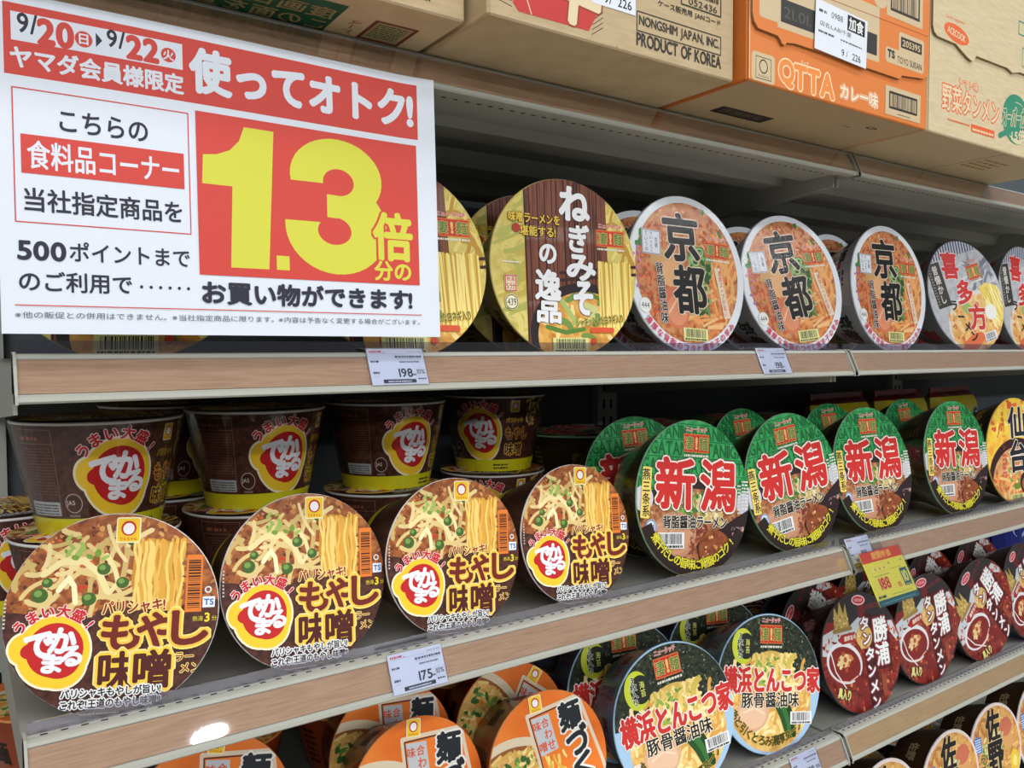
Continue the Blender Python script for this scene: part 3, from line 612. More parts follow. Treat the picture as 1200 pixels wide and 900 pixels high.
def lid_orange():
    a = Art(.985)
    a.ell(0, 0, .99, .99, printmat('orange_lid_print', [(214, 100, 36), (232, 118, 44), (240, 136, 60)], 5, rough=.32, coat=.3), n=64)
    inn = lambda x, y: x * x + y * y < .94
    # bowl with broth, noodles, vegetables in the lower left
    a.clipbox = (-1, .0, -1, .5); a.ell(-.62, -.3, .92, .80, (222, 206, 176), n=44); a.ell(-.62, -.36, .86, .74, (150, 90, 44), n=44); a.ell(-.62, -.40, .84, .72, printmat('pale_broth_print', [(206, 150, 78), (226, 182, 104), (190, 128, 62)], 20, rough=.42), n=44)
    a.strands(lambda x, y: inn(x, y) and y < .34, 90, .45, .045, [(232, 200, 120), (244, 222, 150), (214, 168, 84)], 6, (-.95, 0, -.8, .34), 15, .4)
    a.specks(lambda x, y: inn(x, y), 90, .02, .06, [(96, 140, 60), (150, 184, 84), (206, 196, 110), (226, 130, 50), (60, 100, 44)], 9, (-.9, -.1, -.5, .2), 1.6); a.clipbox = None
    for k in range(7): a.rrect(-.86 + .02 * k, -.66 + .02 * k, -.52 - .02 * k, -.46 - .02 * k + .04, .01, (214, 110, 40), 10)
    a.clipbox = (-.28, 1, -1, .8)
    a.poly([(-.28, .72), (.63, .80), (.92, -.3), (.96, -1), (-.05, -1), (-.16, .1)], (240, 126, 44)); a.clipbox = None
    a.stroke([(-.10, -.6), (-.18, .1), (-.28, .72), (.62, .79), (.88, -.16), (.95, -.5)], .055, (226, 206, 180)); a.stroke([(-.07, -.6), (-.15, .1), (-.245, .68), (.60, .75)], .02, (80, 50, 40))
    a.poly([(-.22, .66), (.08, .67), (.17, .16), (-.13, .12)], (196, 200, 204)); RD = (222, 84, 44)
    for ch, x, y in (('合', .0, .56), ('わ', .03, .40), ('せ', .06, .24), ('味', -.14, .54), ('噌', -.08, .24)): a.text(ch, x, y, w=.12, h=.13, c=RD, bold=.03, rot=6)
    a.strands(lambda x, y: -.2 < x < .3 and y < .16, 50, .4, .04, [(244, 210, 110), (250, 226, 140), (226, 180, 76)], 12, (-.1, .25, -.7, .12), -80, .2)
    O = [((236, 232, 224), .16)]
    for ch, x, y, sz in (('麺', .43, .55, .36), ('づ', .50, .18, .36), ('く', .54, -.18, .3), ('り', .56, -.54, .34)): a.text(ch, x, y, w=sz, h=sz * 1.08, c=(36, 40, 46), bold=.07, outs=O, rot=3)
    maru_mark(a, -.12, .855, .105)
    return a

def lid_sano():
    a = Art(.985)
    a.ell(0, 0, .99, .99, (228, 212, 208), n=64)
    a.ell(0, 0, .93, .93, printmat('clear_shoyu_print', [(170, 96, 44), (206, 142, 72), (224, 176, 104), (188, 104, 66)], 14, rough=.42), n=56)
    inn = lambda x, y: x * x + y * y < .82
    a.strands(inn, 130, .4, .035, [(226, 180, 96), (236, 200, 124), (200, 140, 66), (182, 120, 60)], 5, (-.9, .9, -.9, .9), None, .5)
    a.poly([(.2, .2), (.62, .3), (.74, .02), (.4, -.1)], (216, 160, 100)); a.ell(.42, .42, .24, .2, (200, 112, 84)); a.ell(.68, -.36, .18, .24, (232, 196, 70)); a.ell(.68, -.36, .09, .12, (240, 226, 120))
    a.specks(inn, 90, .02, .06, [(120, 156, 70), (176, 196, 120), (90, 130, 56), (214, 220, 170)], 7, (-.5, .3, -.3, .4), 1.6)
    a.rrect(-.78, -.52, .1, .44, .03, (80, 124, 190)); a.lines(-.75, -.55, .13, .42, 6, (226, 232, 240), 3)
    O = [((232, 206, 150), .085)]
    a.text('佐', -.06, .55, w=.5, h=.66, c=(34, 30, 32), bold=.065, outs=O); a.text('野', -.03, -.12, w=.56, h=.64, c=(34, 30, 32), bold=.065, outs=O)
    a.text('らーめん', -.52, -.3, w=.16, h=.7, c=(34, 30, 32), bold=.05, outs=O, vert=True)
    barcode(a, .0, .4, -.86, -.7, (236, 236, 226), 9)
    return a

# ------------------------------------------------------------------ the room
def struct(name, mb): return tag(mb.build(name), kind='structure')
mb = MB(); mb.box(-4, 6, -4.2, 1.4, -.05, 0, noisemat('pale_floor_tile', [(150, 148, 142), (164, 160, 154)], 3, rough=.35)); struct('floor', mb)
mb = MB(); mb.box(-4, 6, 1.30, 1.40, 0, 3.2, mat((150, 150, 146), .7)); struct('wall_back', mb)

# ------------------------------------------------------------------ gondola: back frame, then one shelf per bay and level
BAYS = [(.0305, .9185), (.9245, 1.8185), (1.8245, 2.7185)]
TOP, SA, SB, SC, SD, SE = EYE + .2445, EYE - .001, EYE - .2505, EYE - .4925, EYE - .737, EYE - 1.01
DROP = .006
g = empty('gondola_frame', (0, 0, 0), 'grey metal gondola back frame holding all the shelves', 'shelf frame')
mb = MB()
for x in (.0245, .9215, 1.8215, 2.7215):
    mb = MB(); mb.box(x - .021, x + .021, .462, .50, 0, 2.0, POST)
    for k in range(56):
        z = .30 + k * .03
        for dx in (-.008, .008): mb.box(x + dx - .0022, x + dx + .0022, .4612, .4622, z, z + .016, mat((20, 22, 24), .8))
    mb.build('upright_post', g)
for x0, x1 in BAYS:
    mb = MB(); mb.box(x0 + .012, x1 - .012, .478, .484, .08, 1.98, PANEL); mb.build('back_panel', g)
for x0, x1 in BAYS:
    mb = MB(); mb.box(x0, x1, .03, .045, 0, SE - .03, mat((90, 90, 88), .5)); mb.build('kick_plate', g)

UPV = Vector((0, .409, .912)); NRM = Vector((0, -.912, .409))
HOLE = mat((30, 30, 30), .8)
def shelf(x0, x1, s, wood, label, fence=True):
    r = empty('shelf', ((x0 + x1) / 2, .46, s), label, 'shelf', 'gondola shelves with wood price rails')
    def put(mb, name, p=None):
        p = p or r
        o = mb.build(name, p); o.matrix_parent_inverse = Matrix.Translation((-(x0 + x1) / 2, -.46, -s)) if p is r else Matrix(); return o
    mb = MB()
    mb.prism_x([(.0245, s - DROP), (.46, s - DROP), (.46, s - .02), (.452, s - .02), (.452, s - .0075), (.0245, s - .0075)], x0, x1, SHELF)
    for y0, y1 in ((.10, .15), (.24, .30), (.37, .41)): mb.prism_x([(y0, s - .0076), (y1, s - .0076), (y1 - .008, s - .026), (y0 + .008, s - .026)], x0 + .004, x1 - .004, METAL_D)
    put(mb, 'shelf_plate')
    mb = MB()
    mb.prism_x([(.0244, s), (.0138, s), (.0112, s - .0010), (.0098, s - .0030), (.0104, s - .0040), (.0125, s - .0046), (.0032, s - .0252), (.0000, s - .0256), (-.0022, s - .0272), (-.0026, s - .0300), (-.001, s - .0314), (.010, s - .0314), (.012, s - .0255), (.030, s - .0255), (.075, s - .0255), (.078, s - .0076), (.0244, s - .0076)], x0, x1, METAL)
    n = int((x1 - x0 - .02) / .012)
    for k in range(n):
        x = x0 + .012 + k * .012
        mb.box(x - .0022, x + .0022, .0175, .0195, s + .00002, s + .0001, HOLE); mb.box(x - .0022, x + .0022, 0.0300, .0322, s - .0257, s - .02555, HOLE)
    rail = put(mb, 'price_rail')
    for xe in (x0, x1 - .0018):
        mb = MB(); mb.prism_x([(.026, s + .0012), (.012, s + .0012), (.0078, s - .002), (-.0030, s - .0262), (-.0034, s - .0318), (.026, s - .0318)], xe, xe + .0018, METAL); put(mb, 'end_cap', rail)
    a = Vector((0, .0102, s - .0042)); b = Vector((0, .0008, s - .0250))
    def slab(n0, n1, mt, ins=.002):
        m_ = MB(); q = [a + NRM * n0, b + NRM * n0, b + NRM * n1, a + NRM * n1]
        m_.prism_x([(v.y, v.z) for v in q], x0 + ins, x1 - ins, mt); return m_
    put(slab(-.0012, .0, wood), 'wood_strip', rail); put(slab(.0006, .0013, CLEAR), 'clear_cover', rail)
    if fence:
        mb = MB(); mb.box(x0 + .003, x1 - .003, .0212, .0224, s + .0001, s + .0085, FENCE); put(mb, 'stop_fence')
    for xe in (x0 + .0005, x1 - .003):
        mb = MB(); mb.prism_x([(.03, s - .0255), (.03, s - .040), (.46, s - .072), (.46, s - .0077), (.08, s - .0077)], xe, xe + .0025, METAL); put(mb, 'bracket')
    return r
BN = ['bay under the red and white sign', 'second bay to the right of the sign', 'far right bay']
LV = [(TOP, 'top shelf carrying the cardboard cartons'), (SA, 'eye-level shelf with yellow and white bowls'), (SB, 'shelf with green lids and brown sprout cups'), (SC, 'shelf with orange, seaweed and dark red lids'), (SD, 'lowest visible shelf with white rimmed orange lids')]
for bi, (x0, x1) in enumerate(BAYS):
    for s, nm in LV:
        shelf(x0, x1, s, WOOD2 if (s == SC and bi >= 1) else WOOD, '%s, %s' % (nm, BN[bi]), fence=s != TOP)

# ------------------------------------------------------------------ bowls and cups
def cone_fn(R, rb, h):
    def fn(x, y, off):
        th = x / R; r = rb + (R * .985 - rb) * y / h + off + .0001
        return (r * math.sin(th), -r * math.cos(th), y - h)
    return fn
def band(mb, R, rb, h, y0, y1, mt, off=.0002):
    f = lambda y: rb + (R * .985 - rb) * y / h + off
    mb.lathe([(f(y0), y0 - h), (f(y1), y1 - h)], 128, mt)
def side_sprout(mb, R, rb, h):
    band(mb, R, rb, h, .0, .0155, mat((222, 212, 30), .4))
    a = Art()
    dekamaru_logo(a, 0, .050, .0310)
    maru_mark(a, .051, .085, .0068)
    YO = [((236, 190, 60), .12)]
    a.text('パリシャキ', .052, .067, w=.026, h=.0065, c=(120, 40, 30), bold=.02, outs=YO); a.text('もやし', .0575, .050, w=.038, h=.015, c=(140, 44, 34), bold=.06, outs=YO); a.text('味噌', .0535, .029, w=.029, h=.016, c=(70, 30, 26), bold=.04, outs=YO)
    a.strands(lambda x, y: .068 < x < .1 and .06 < y < .095, 24, .02, .003, [(206, 176, 90), (226, 200, 130), (150, 110, 60)], 4, (.068, .1, .06, .095), None, .4)
    a.ring(-.0425, .029, .0085, .0085, .0007, (206, 190, 180)); a.text('JAS', -.0455, .029, h=.0052, c=(226, 214, 206), bold=.02); a.lines(-.048, -.037, .0170, .0195, 2, (180, 166, 156), 3)
    a.frame(-.098, -.056, .021, .092, .0005, (150, 116, 100)); a.stroke([(-.098, .080), (-.056, .080)], .0005, (150, 116, 100)); a.lines(-.096, -.058, .036, .078, 16, (120, 78, 64), 5, .45); a.lines(-.092, -.070, .083, .089, 1, (160, 90, 70), 6)
    a.rect(-.096, -.057, .018, .030, (186, 188, 190)); a.lines(-.094, -.059, .019, .029, 4, (60, 60, 64), 8)
    a.lines(.02, .046, .0035, .012, 2, (60, 50, 30), 9)
    a.build_into(mb, cone_fn(R, rb, h), strip=.003, step=2.5e-6)
def side_text(txt, col, size, n, bold=.05, box=None, out=None):
    def f(mb, R, rb, h):
        a = Art(); circ = 2 * PI * R
        for k in range(n):
            x = -circ / 2 + circ * (k + .5) / n
            if box: a.rrect(x + size * .5, x + size * 1.5, h * .2, h * .62, .002, box); a.text('麺', x + size, h * .4, h=h * .3, c=(236, 214, 190), bold=.04)
            a.text(txt, x, h * .52, h=size, c=col, bold=bold, outs=[(out, bold + .06)] if out else ())
            a.lines(x + size * 1.7, x + size * 2.6, h * .2, h * .8, 6, col, k + 2)
        a.build_into(mb, cone_fn(R, rb, h), strip=.003, step=2.5e-6)
    return f
DARK_BODY = noisemat('dark_olive_bowl_print', [(40, 32, 22), (58, 44, 28)], 8, rough=.3, coat=.3)
T = {
 'sprout': dict(R=.0705, rb=.0500, h=.098, lid=lid_sprout, body=BROWN_PRINT, rim=(232, 230, 226), side=side_sprout),
 'green': dict(R=.0880, rb=.0640, h=.068, lid=lid_green, body=DARK_BODY, rim=(150, 196, 160), side=side_text('煮干', (120, 110, 40), .016, 5)),
 'wood': dict(R=.0875, rb=.0640, h=.066, lid=lid_wood, body=noisemat('olive_yellow_bowl_print', [(126, 106, 40), (160, 138, 60)], 14, rough=.3, coat=.3), rim=(196, 180, 110), side=side_text('味噌', (60, 30, 20), .02, 4)),
 'white': dict(R=.0890, rb=.0650, h=.066, lid=lid_white, body=mat((206, 208, 212), .3, 0, .3), rim=(222, 228, 236), side=side_text('京都', (30, 28, 30), .026, 4, .06, (196, 50, 44))),
 'grey': dict(R=.0885, rb=.0640, h=.066, lid=lid_grey, body=mat((150, 152, 158), .3, 0, .4), rim=(150, 152, 160), side=side_text('喜多', (190, 40, 40), .03, 4, .06)),
 'nori': dict(R=.0840, rb=.0660, h=.066, lid=lid_nori, body=mat((104, 124, 150), .3, 0, .3), rim=(160, 196, 226), side=side_text('横浜', (130, 40, 50), .018, 6, .05)),
 'red': dict(R=.0805, rb=.0580, h=.066, lid=lid_red, body=noisemat('dark_red_bowl_print', [(52, 16, 16), (80, 26, 22)], 10, rough=.25, coat=.4), rim=(90, 84, 86), side=side_text('勝浦', (150, 120, 110), .014, 3)),
 'yellow': dict(R=.0878, rb=.0640, h=.066, lid=lid_yellow, body=DARK_BODY, rim=(224, 180, 90), side=side_text('仙台', (200, 150, 50), .016, 5)),
 'orange': dict(R=.0720, rb=.0510, h=.078, lid=lid_orange, body=noisemat('rust_cup_print', [(120, 46, 20), (150, 62, 28)], 8, rough=.3, coat=.3), rim=(226, 150, 90), side=side_text('麺', (40, 26, 22), .024, 5)),
 'sano': dict(R=.0772, rb=.0570, h=.066, lid=lid_sano, body=noisemat('brown_bowl_print', [(60, 40, 24), (84, 56, 32)], 8, rough=.3, coat=.3), rim=(232, 222, 220), side=side_text('佐野', (180, 160, 120), .016, 4)),
}
_parts = {}
def part_meshes(k):
    if k in _parts: return _parts[k]
    t = T[k]; R, rb, h = t['R'], t['rb'], t['h']; out = {}
    f = lambda y: rb + (R * .985 - rb) * y / h
    mb = MB(); mb.lathe([(.001, -h + .003), (rb - .006, -h + .003), (rb - .004, -h), (rb - .001, -h), (rb, -h + .001), (f(h * .5), -h * .5), (f(h * .985), -h * .015)], 128, t['body'])
    if t.get('side'): t['side'](mb, R, rb, h)
    out['bowl_body'] = mb.mesh('bowl_body')
    mb = MB(); w_ = .0016
    mb.lathe([(R * .975, -.0026), (R - .0004, -.0024), (R, -.0012), (R - .0003, -.0002), (R - .0010, .0001), (R * .96, -.0006)], 72, mat(t['rim'], .35, 0, .2))
    out['rim'] = mb.mesh('rim')
    mb = MB(); A_ = t['lid'](); A_.build_into(mb, lambda x, y, o: (x * R * 1.006, y * R * 1.006, .0003 + o), step=3.5e-6); out['lid'] = mb.mesh('lid')
    mb = MB(); mb.lathe([(rb + .0012, -h - .0002 + .0012), (f(h * .5) + .0022, -h * .5), (R + .0008, -.003), (R + .0012, -.0008), (R - .0005, .0017)], 64, FILM); mb.lathe([(R - .0005, .0017), (R * .5, .0030), (.0005, .0030)], 64, FILM2); out['shrink_film'] = mb.mesh('shrink_film')
    print(k, 'plies', A_.z, 'faces', len(A_.items)); _parts[k] = out
    return out
_proto = {}
def bowl(k, X, Y, s, label, group, yaw=0, lean=9, roll=0, upright=False, film=False):
    """one bowl or cup: an Empty where it touches what it stands on, with body, rim, lid (and clear film) as parts"""
    t = T[k]; name = 'noodle_cup' if k in ('sprout', 'orange') else 'noodle_bowl'
    root = empty(name, (X, Y, s), label, 'noodle cup' if k in ('sprout', 'orange') else 'noodle bowl', group)
    if upright:
        root.rotation_euler = (0, 0, R_(yaw)); L = Matrix.Translation((0, 0, t['h'] + .0002))
    else:
        ps, al = R_(yaw), R_(min(lean, math.degrees(math.atan((t['R'] - t['rb']) / t['h'])) - .5))
        e1 = Vector((math.cos(ps), math.sin(ps), 0)); n = Vector((math.sin(ps) * math.cos(al), -math.cos(ps) * math.cos(al), math.sin(al))); e2 = n.cross(e1)
        root.rotation_euler = Matrix((e1, e2, n)).transposed().to_euler()
        L = Matrix.Translation((0, t['R'] + (.0022 if film else .0004), 0)) @ Matrix.Rotation(R_(roll), 4, 'Z')
    for pn in ('bowl_body', 'rim', 'lid') + (('shrink_film',) if film else ()):
        key = (k, pn)
        if key in _proto: o = _proto[key].copy(); COL.objects.link(o)
        else:
            o = link(pn, part_meshes(k)[pn]); _proto[key] = o
        o.parent = root; o.matrix_basis = L
    return root
ZA, ZB, ZC, ZD = SA - DROP, SB - DROP, SC - DROP, SD - DROP

# --- eye-level shelf
G = 'yellow noodle bowls with a wood print band'
bowl('wood', .100, .036, ZA, 'yellow wood-banded bowl behind the sign, beside the left post', G, -20, 12, 0)
bowl('wood', .318, .036, ZA, 'yellow wood-banded bowl peeking out at the right edge of the sign', G, -4, 10, 0)
bowl('wood', .510, .112, ZA, 'yellow wood-banded bowl half hidden behind the fully visible one', G, -7, 5.8, 0)
bowl('wood', .497, .034, ZA, 'yellow bowl with brown wood band, fully visible right of the sign', G, -3, 3.8, 0)
G = 'white rimmed bowls with two large black characters'
bowl('white', .673, .033, ZA, 'white-rimmed bowl with black characters, next to the yellow wood-banded bowl', G, -1.5, 7.6, -3, film=True)
bowl('white', .866, .033, ZA, 'white-rimmed bowl with black characters, tilted, middle of three in front', G, -4.7, 11.5, 6, film=True)
bowl('white', 1.071, .033, ZA, 'white-rimmed bowl with black characters, rightmost, beside the grey striped lids', G, -.8, 6.8, -2, film=True)
bowl('white', .690, .118, ZA, 'white-rimmed bowl hidden in the second row behind the yellow bowl', G, 0, 8, 10)
bowl('white', .888, .118, ZA, 'white-rimmed bowl peeking between first and second black-character lids', G, -4, 11, 4)
bowl('white', 1.070, .118, ZA, 'white-rimmed bowl peeking between second and third black-character lids', G, 0, 6.5, 0)
G = 'grey bowls with a striped top and red characters'
bowl('grey', 1.293, .033, ZA, 'grey striped-top bowl with red characters, left of the pair', G, -8.3, 10.9, 14, film=True)
bowl('grey', 1.479, .036, ZA, 'grey striped-top bowl with red characters, cut by the right frame edge', G, -.4, 6, 8, film=True)
G = 'spare bowls standing in the back of the eye-level shelf'
for x, k, l in ((.62, 'wood', 'olive bowl at the back of the eye-level shelf behind yellow lids'), (.80, 'white', 'white bowl standing upright in back, left of its two back-row twins'), (.99, 'white', 'white bowl standing upright in back, middle of the three'), (1.18, 'white', 'white bowl standing upright in back, nearest the grey bowls'), (1.38, 'grey', 'grey bowl standing upright in back behind the striped lids'), (1.58, 'grey', 'grey bowl standing upright at back, farthest right')):
    bowl(k, x, .32, ZA, l, G, 30, upright=True)

# --- second shelf: brown sprout cups
G = 'brown cups lying with sprout noodle lids forward'
for x, y, ya, le, l in ((.0865, .035, -16.7, 10, 'largest nearest'), (.234, .035, 2.8, 11, 'second from the left'), (.372, .034, 1.3, 8.5, 'third from the left'), (.519, .038, .6, 10, 'rightmost, beside the green lids')):
    bowl('sprout', x, y, ZB, 'round sprout noodle lid facing out, %s, in the front row' % l, G, ya, le, -5 if ya > -10 else -3)
G = 'upright brown cups stacked two high'
H2 = T['sprout']['h'] + .0022
for x, y, sp, l in ((.107, .228, 6, 'leftmost'), (.259, .262, 9, 'second from the left'), (.4196, .286, 3, 'third from the left'), (.599, .327, -50, 'rightmost')):
    sp2 = sp
    bowl('sprout', x - .004, y - .003, ZB, 'brown cup with yellow base in the lower layer, %s of its row' % l, G, sp2 + 8, upright=True)
    bowl('sprout', x, y, ZB + H2, 'upright brown cup with red round logo in the upper layer, %s' % l, G, sp2, upright=True, film=True)
for z, l in ((ZB, 'lower'), (ZB + H2, 'upper')):
    bowl('sprout', .198, .394, z, 'brown cup in the rear row, %s one, seen between two front stacks' % l, G, 40, upright=True)
bowl('sprout', .045, .385, ZB, 'brown cup with visible noodle lid in the far left back corner', G, 10, upright=True)
# green lids
G = 'green lid bowls with two large red characters'
for x, y, ya, le, ro, l in ((.687, .036, -1.8, 6.6, -7, 'leftmost and largest'), (.870, .035, -2.7, 9, 7, 'second from the left, turned anticlockwise'), (1.055, .037, -1.5, 10.8, 0, 'third from the left, above the yellow promotion tag'), (1.269, .035, -1.6, 7.6, -2, 'rightmost, beside the yellow lid')):
    bowl('green', x, y, ZB, 'green-lidded bowl with red characters, front row, %s' % l, G, ya, le, ro, film=True)
for x, y, ya, le, l in ((.706, .135, -4.3, 11.9, 'leftmost'), (.928, .146, 4.8, 11.4, 'second from the left'), (1.123, .138, 2, 11.9, 'third from the left'), (1.331, .133, 2.2, 12.3, 'rightmost')):
    bowl('green', x, y, ZB, 'green-lidded bowl partly hidden in the second row, %s' % l, G, ya, le, 2)
bowl('yellow', 1.449, .033, ZB, 'yellow and orange lidded bowl with black characters beside the green lids', None, -3.7, 4.8, 0)
G = 'dark upright bowls at the back of the green lid row'
for i, (x, l) in enumerate(((.755, 'next to the brown cups'), (.945, 'second from the brown cups'), (1.135, 'third from the brown cups'))):
    for j, m in ((0, 'bottom'), (1, 'top')):
        bowl('green', x, .345, ZB + j * (T['green']['h'] + .0022), 'dark bowl standing upright at back, %s of two, %s' % (m, l), G, 40 + 20 * i, upright=True)

# --- third shelf
G = 'orange lid noodle cups'
for x, y, ya, le, ro, l in ((.3585, .080, 0, 11, -8, 'front row, left one, below the 175 price tag'), (.498, .056, -4, 11, 3, 'front row, right one, beside the seaweed lids'), (.375, .168, 0, 11, -10, 'second row, behind the left front one'), (.510, .142, -4, 11, -42, 'second row, turned clockwise, behind the right front one'), (.185, .157, -4, 11, -14, 'leftmost, at the bottom edge of the photo')):
    bowl('orange', x, y, ZC, 'orange-lidded noodle cup lying lid out, %s' % l, G, ya, le, ro)
H3 = T['orange']['h'] + .0022
for i, (x, l) in enumerate(((.082, 'far left'), (.236, 'second from left'), (.390, 'third from left'), (.544, 'rightmost'))):
    for j, m in ((0, 'lower'), (1, 'upper')):
        bowl('orange', x, .335, ZC + j * H3, 'rust brown cup standing upright in the shaded back, %s layer, %s' % (m, l), 'rust brown cups stacked behind the orange lids', 10 + 12 * i, upright=True)
G = 'seaweed printed bowls with red lettering'
bowl('nori', .659, .033, ZC, 'seaweed-printed lid tilted anticlockwise, front row, left one', G, -8, 10.8, 6)
bowl('nori', .826, .034, ZC, 'seaweed-printed lid fully visible, front row, right one', G, -8, 11, -10)
bowl('nori', .664, .122, ZC, 'seaweed-printed lid in second row, left one, dim under the shelf', G, -8, 9, 0)
bowl('nori', .830, .124, ZC, 'seaweed-printed lid in second row, right one, top just visible', G, -8, 9, -4)
for j, m in ((0, 'lower'), (1, 'upper')): bowl('nori', .710, .305, ZC + j * .0682, 'blue bowl standing upright behind the seaweed lids, %s of two' % m, G, -20, upright=True)
G = 'dark red bowls with white lettering'
for x, y, ya, le, ro, f, l in ((1.020, .032, -5.5, 10, 0, 1, 'front row, left one, with white spoon picture'), (1.185, .036, -3, 5, 12, 1, 'front row, second, right below the yellow promotion tag'), (1.346, .030, -4.8, 6, 42, 1, 'front row, third, turned anticlockwise'), (1.515, .034, 2.5, 10, 30, 1, 'front row, rightmost, cut by the frame'),
        (1.032, .109, -5, 8.7, 58, 0, 'second row, left one, turned anticlockwise'), (1.190, .142, 0, 4, 0, 0, 'second row, second, with gold crown showing'), (1.354, .112, -1, 8.4, 55, 0, 'second row, third, dim'), (1.520, .115, -3.6, 8.8, 50, 0, 'second row, fourth, dim')):
    bowl('red', x, y, ZC, 'dark red lid with white lettering, %s' % l, G, ya, le, ro, film=bool(f))
for i, (x, l) in enumerate(((.93, 'first'), (1.11, 'second'), (1.29, 'third'), (1.47, 'fourth'))):
    bowl('red', x, .30, ZC, 'dark red bowl standing upright in the back row, %s from the left' % l, G, 30 * i, upright=True)

# --- fourth shelf
G = 'white rimmed orange soup lids with black characters'
for x, y, ya, le, l in ((1.085, .033, -3, 6, 'leftmost, mostly hidden under the shelf end'), (1.250, .031, -3, 4, 'second from left'), (1.405, .033, -3.5, 6.5, 'tallest in view near the lower right corner'), (1.563, .036, 0, 6, 'cut by the right frame edge')):
    bowl('sano', x, y, ZD, 'white-rimmed orange soup lid on the lowest shelf, %s' % l, G, ya, le, 0)
for i, (x, l) in enumerate(((1.00, 'left'), (1.19, 'middle'), (1.38, 'right'))):
    bowl('sano', x, .19, ZD, 'brown bowl standing upright on the lowest shelf, %s one' % l, G, 20 * i, upright=True, film=i < 2)

# ------------------------------------------------------------------ bag packs in the back right
def pack(X, Y, s, wd, ht, dp, m1, m2, deco, label, group, lean=0):
    """a soft pillow pack standing on its long seam"""
    r = empty('noodle_pack', (X, Y, s + .0045), label, 'food pack', group); r.rotation_euler = (R_(-lean), 0, R_(4))
    mb = MB(); nx, nz = 16, 14; rnd = random.Random(int(X * 1000))
    def P(i, j, sd):
        u, v = i / nx * 2 - 1, j / nz; e = (1 - abs(u) ** 4) * (1 - abs(2 * v - 1) ** 4)
        return (u * wd / 2, sd * (dp / 2 * e ** .5 + .0006) + .001 * math.sin(9 * u + 5 * v), v * ht)
    for sd in (-1, 1):
        pts = [P(i, j, sd) for j in range(nz + 1) for i in range(nx + 1)]
        for j in range(nz):
            for i in range(nx):
                q = [j * (nx + 1) + i, j * (nx + 1) + i + 1, (j + 1) * (nx + 1) + i + 1, (j + 1) * (nx + 1) + i]
                mb.face([pts[t] for t in (q if sd < 0 else q[::-1])], m1 if .25 < j / nz < .9 else m2, True)
    mb.build('pack_body', r)
    mb = MB(); a = Art(); deco(a, wd, ht)
    def fn(x, z, o):
        u, v = x / (wd / 2), z / ht; e = max(0, (1 - abs(u) ** 4) * (1 - abs(2 * v - 1) ** 4))
        return (x, -(dp / 2 * e ** .5 + .0012 + o), z)
    a.build_into(mb, fn, strip=.012); mb.build('printed_panel', r)
    for z0, z1, nm in ((ht, ht + .010, 'top_seal'), ):
        mb = MB(); mb.box(-wd / 2, wd / 2, -.0012, .0012, z0 - .002, z1, m2)
        for k in range(20): mb.box(-wd / 2 + k * wd / 20, -wd / 2 + (k + .5) * wd / 20, -.0016, .0016, z0, z1 - .002, m2)
        mb.build(nm, r)
    return r
def deco_y(a, w_, h_):
    a.ell(-w_ * .12, h_ * .62, w_ * .24, h_ * .12, (40, 60, 130)); a.ell(-w_ * .12, h_ * .62, w_ * .2, h_ * .09, (60, 84, 160)); a.ell(w_ * .28, h_ * .62, w_ * .1, h_ * .12, (40, 60, 130)); a.ell(w_ * .28, h_ * .62, w_ * .06, h_ * .07, (200, 200, 210)); a.rrect(-w_ * .45, -w_ * .2, h_ * .2, h_ * .45, .01, (160, 40, 30))
def deco_b(a, w_, h_):
    a.ell(-w_ * .2, h_ * .7, w_ * .16, h_ * .16, (170, 190, 220)); a.ell(-w_ * .2, h_ * .7, w_ * .11, h_ * .11, (30, 50, 130)); a.rrect(0, w_ * .4, h_ * .2, h_ * .5, .01, (220, 224, 236))
YP, RP, BP, BP2 = mat((176, 160, 28), .3, 0, .3), mat((130, 26, 26), .3, 0, .3), mat((20, 34, 120), .3, 0, .3), mat((24, 40, 140), .3, 0, .3)
for i, (x, l) in enumerate(((1.47, 'leftmost'), (1.69, 'middle'), (1.91, 'rightmost'))):
    pack(x, .375, ZB, .20, .155, .07, YP, RP, deco_y, 'yellow and red soft pack with blue oval in shaded back corner, %s' % l, 'yellow soft packs behind the green lids', 4)
for i, (x, l) in enumerate(((1.72, 'left one'), (1.95, 'right one'))):
    pack(x, .26, ZC, .21, .150, .07, BP, BP2, deco_b, 'dark blue soft pack under the shelf at the right edge, %s' % l, 'blue soft packs behind the dark red lids', 3)

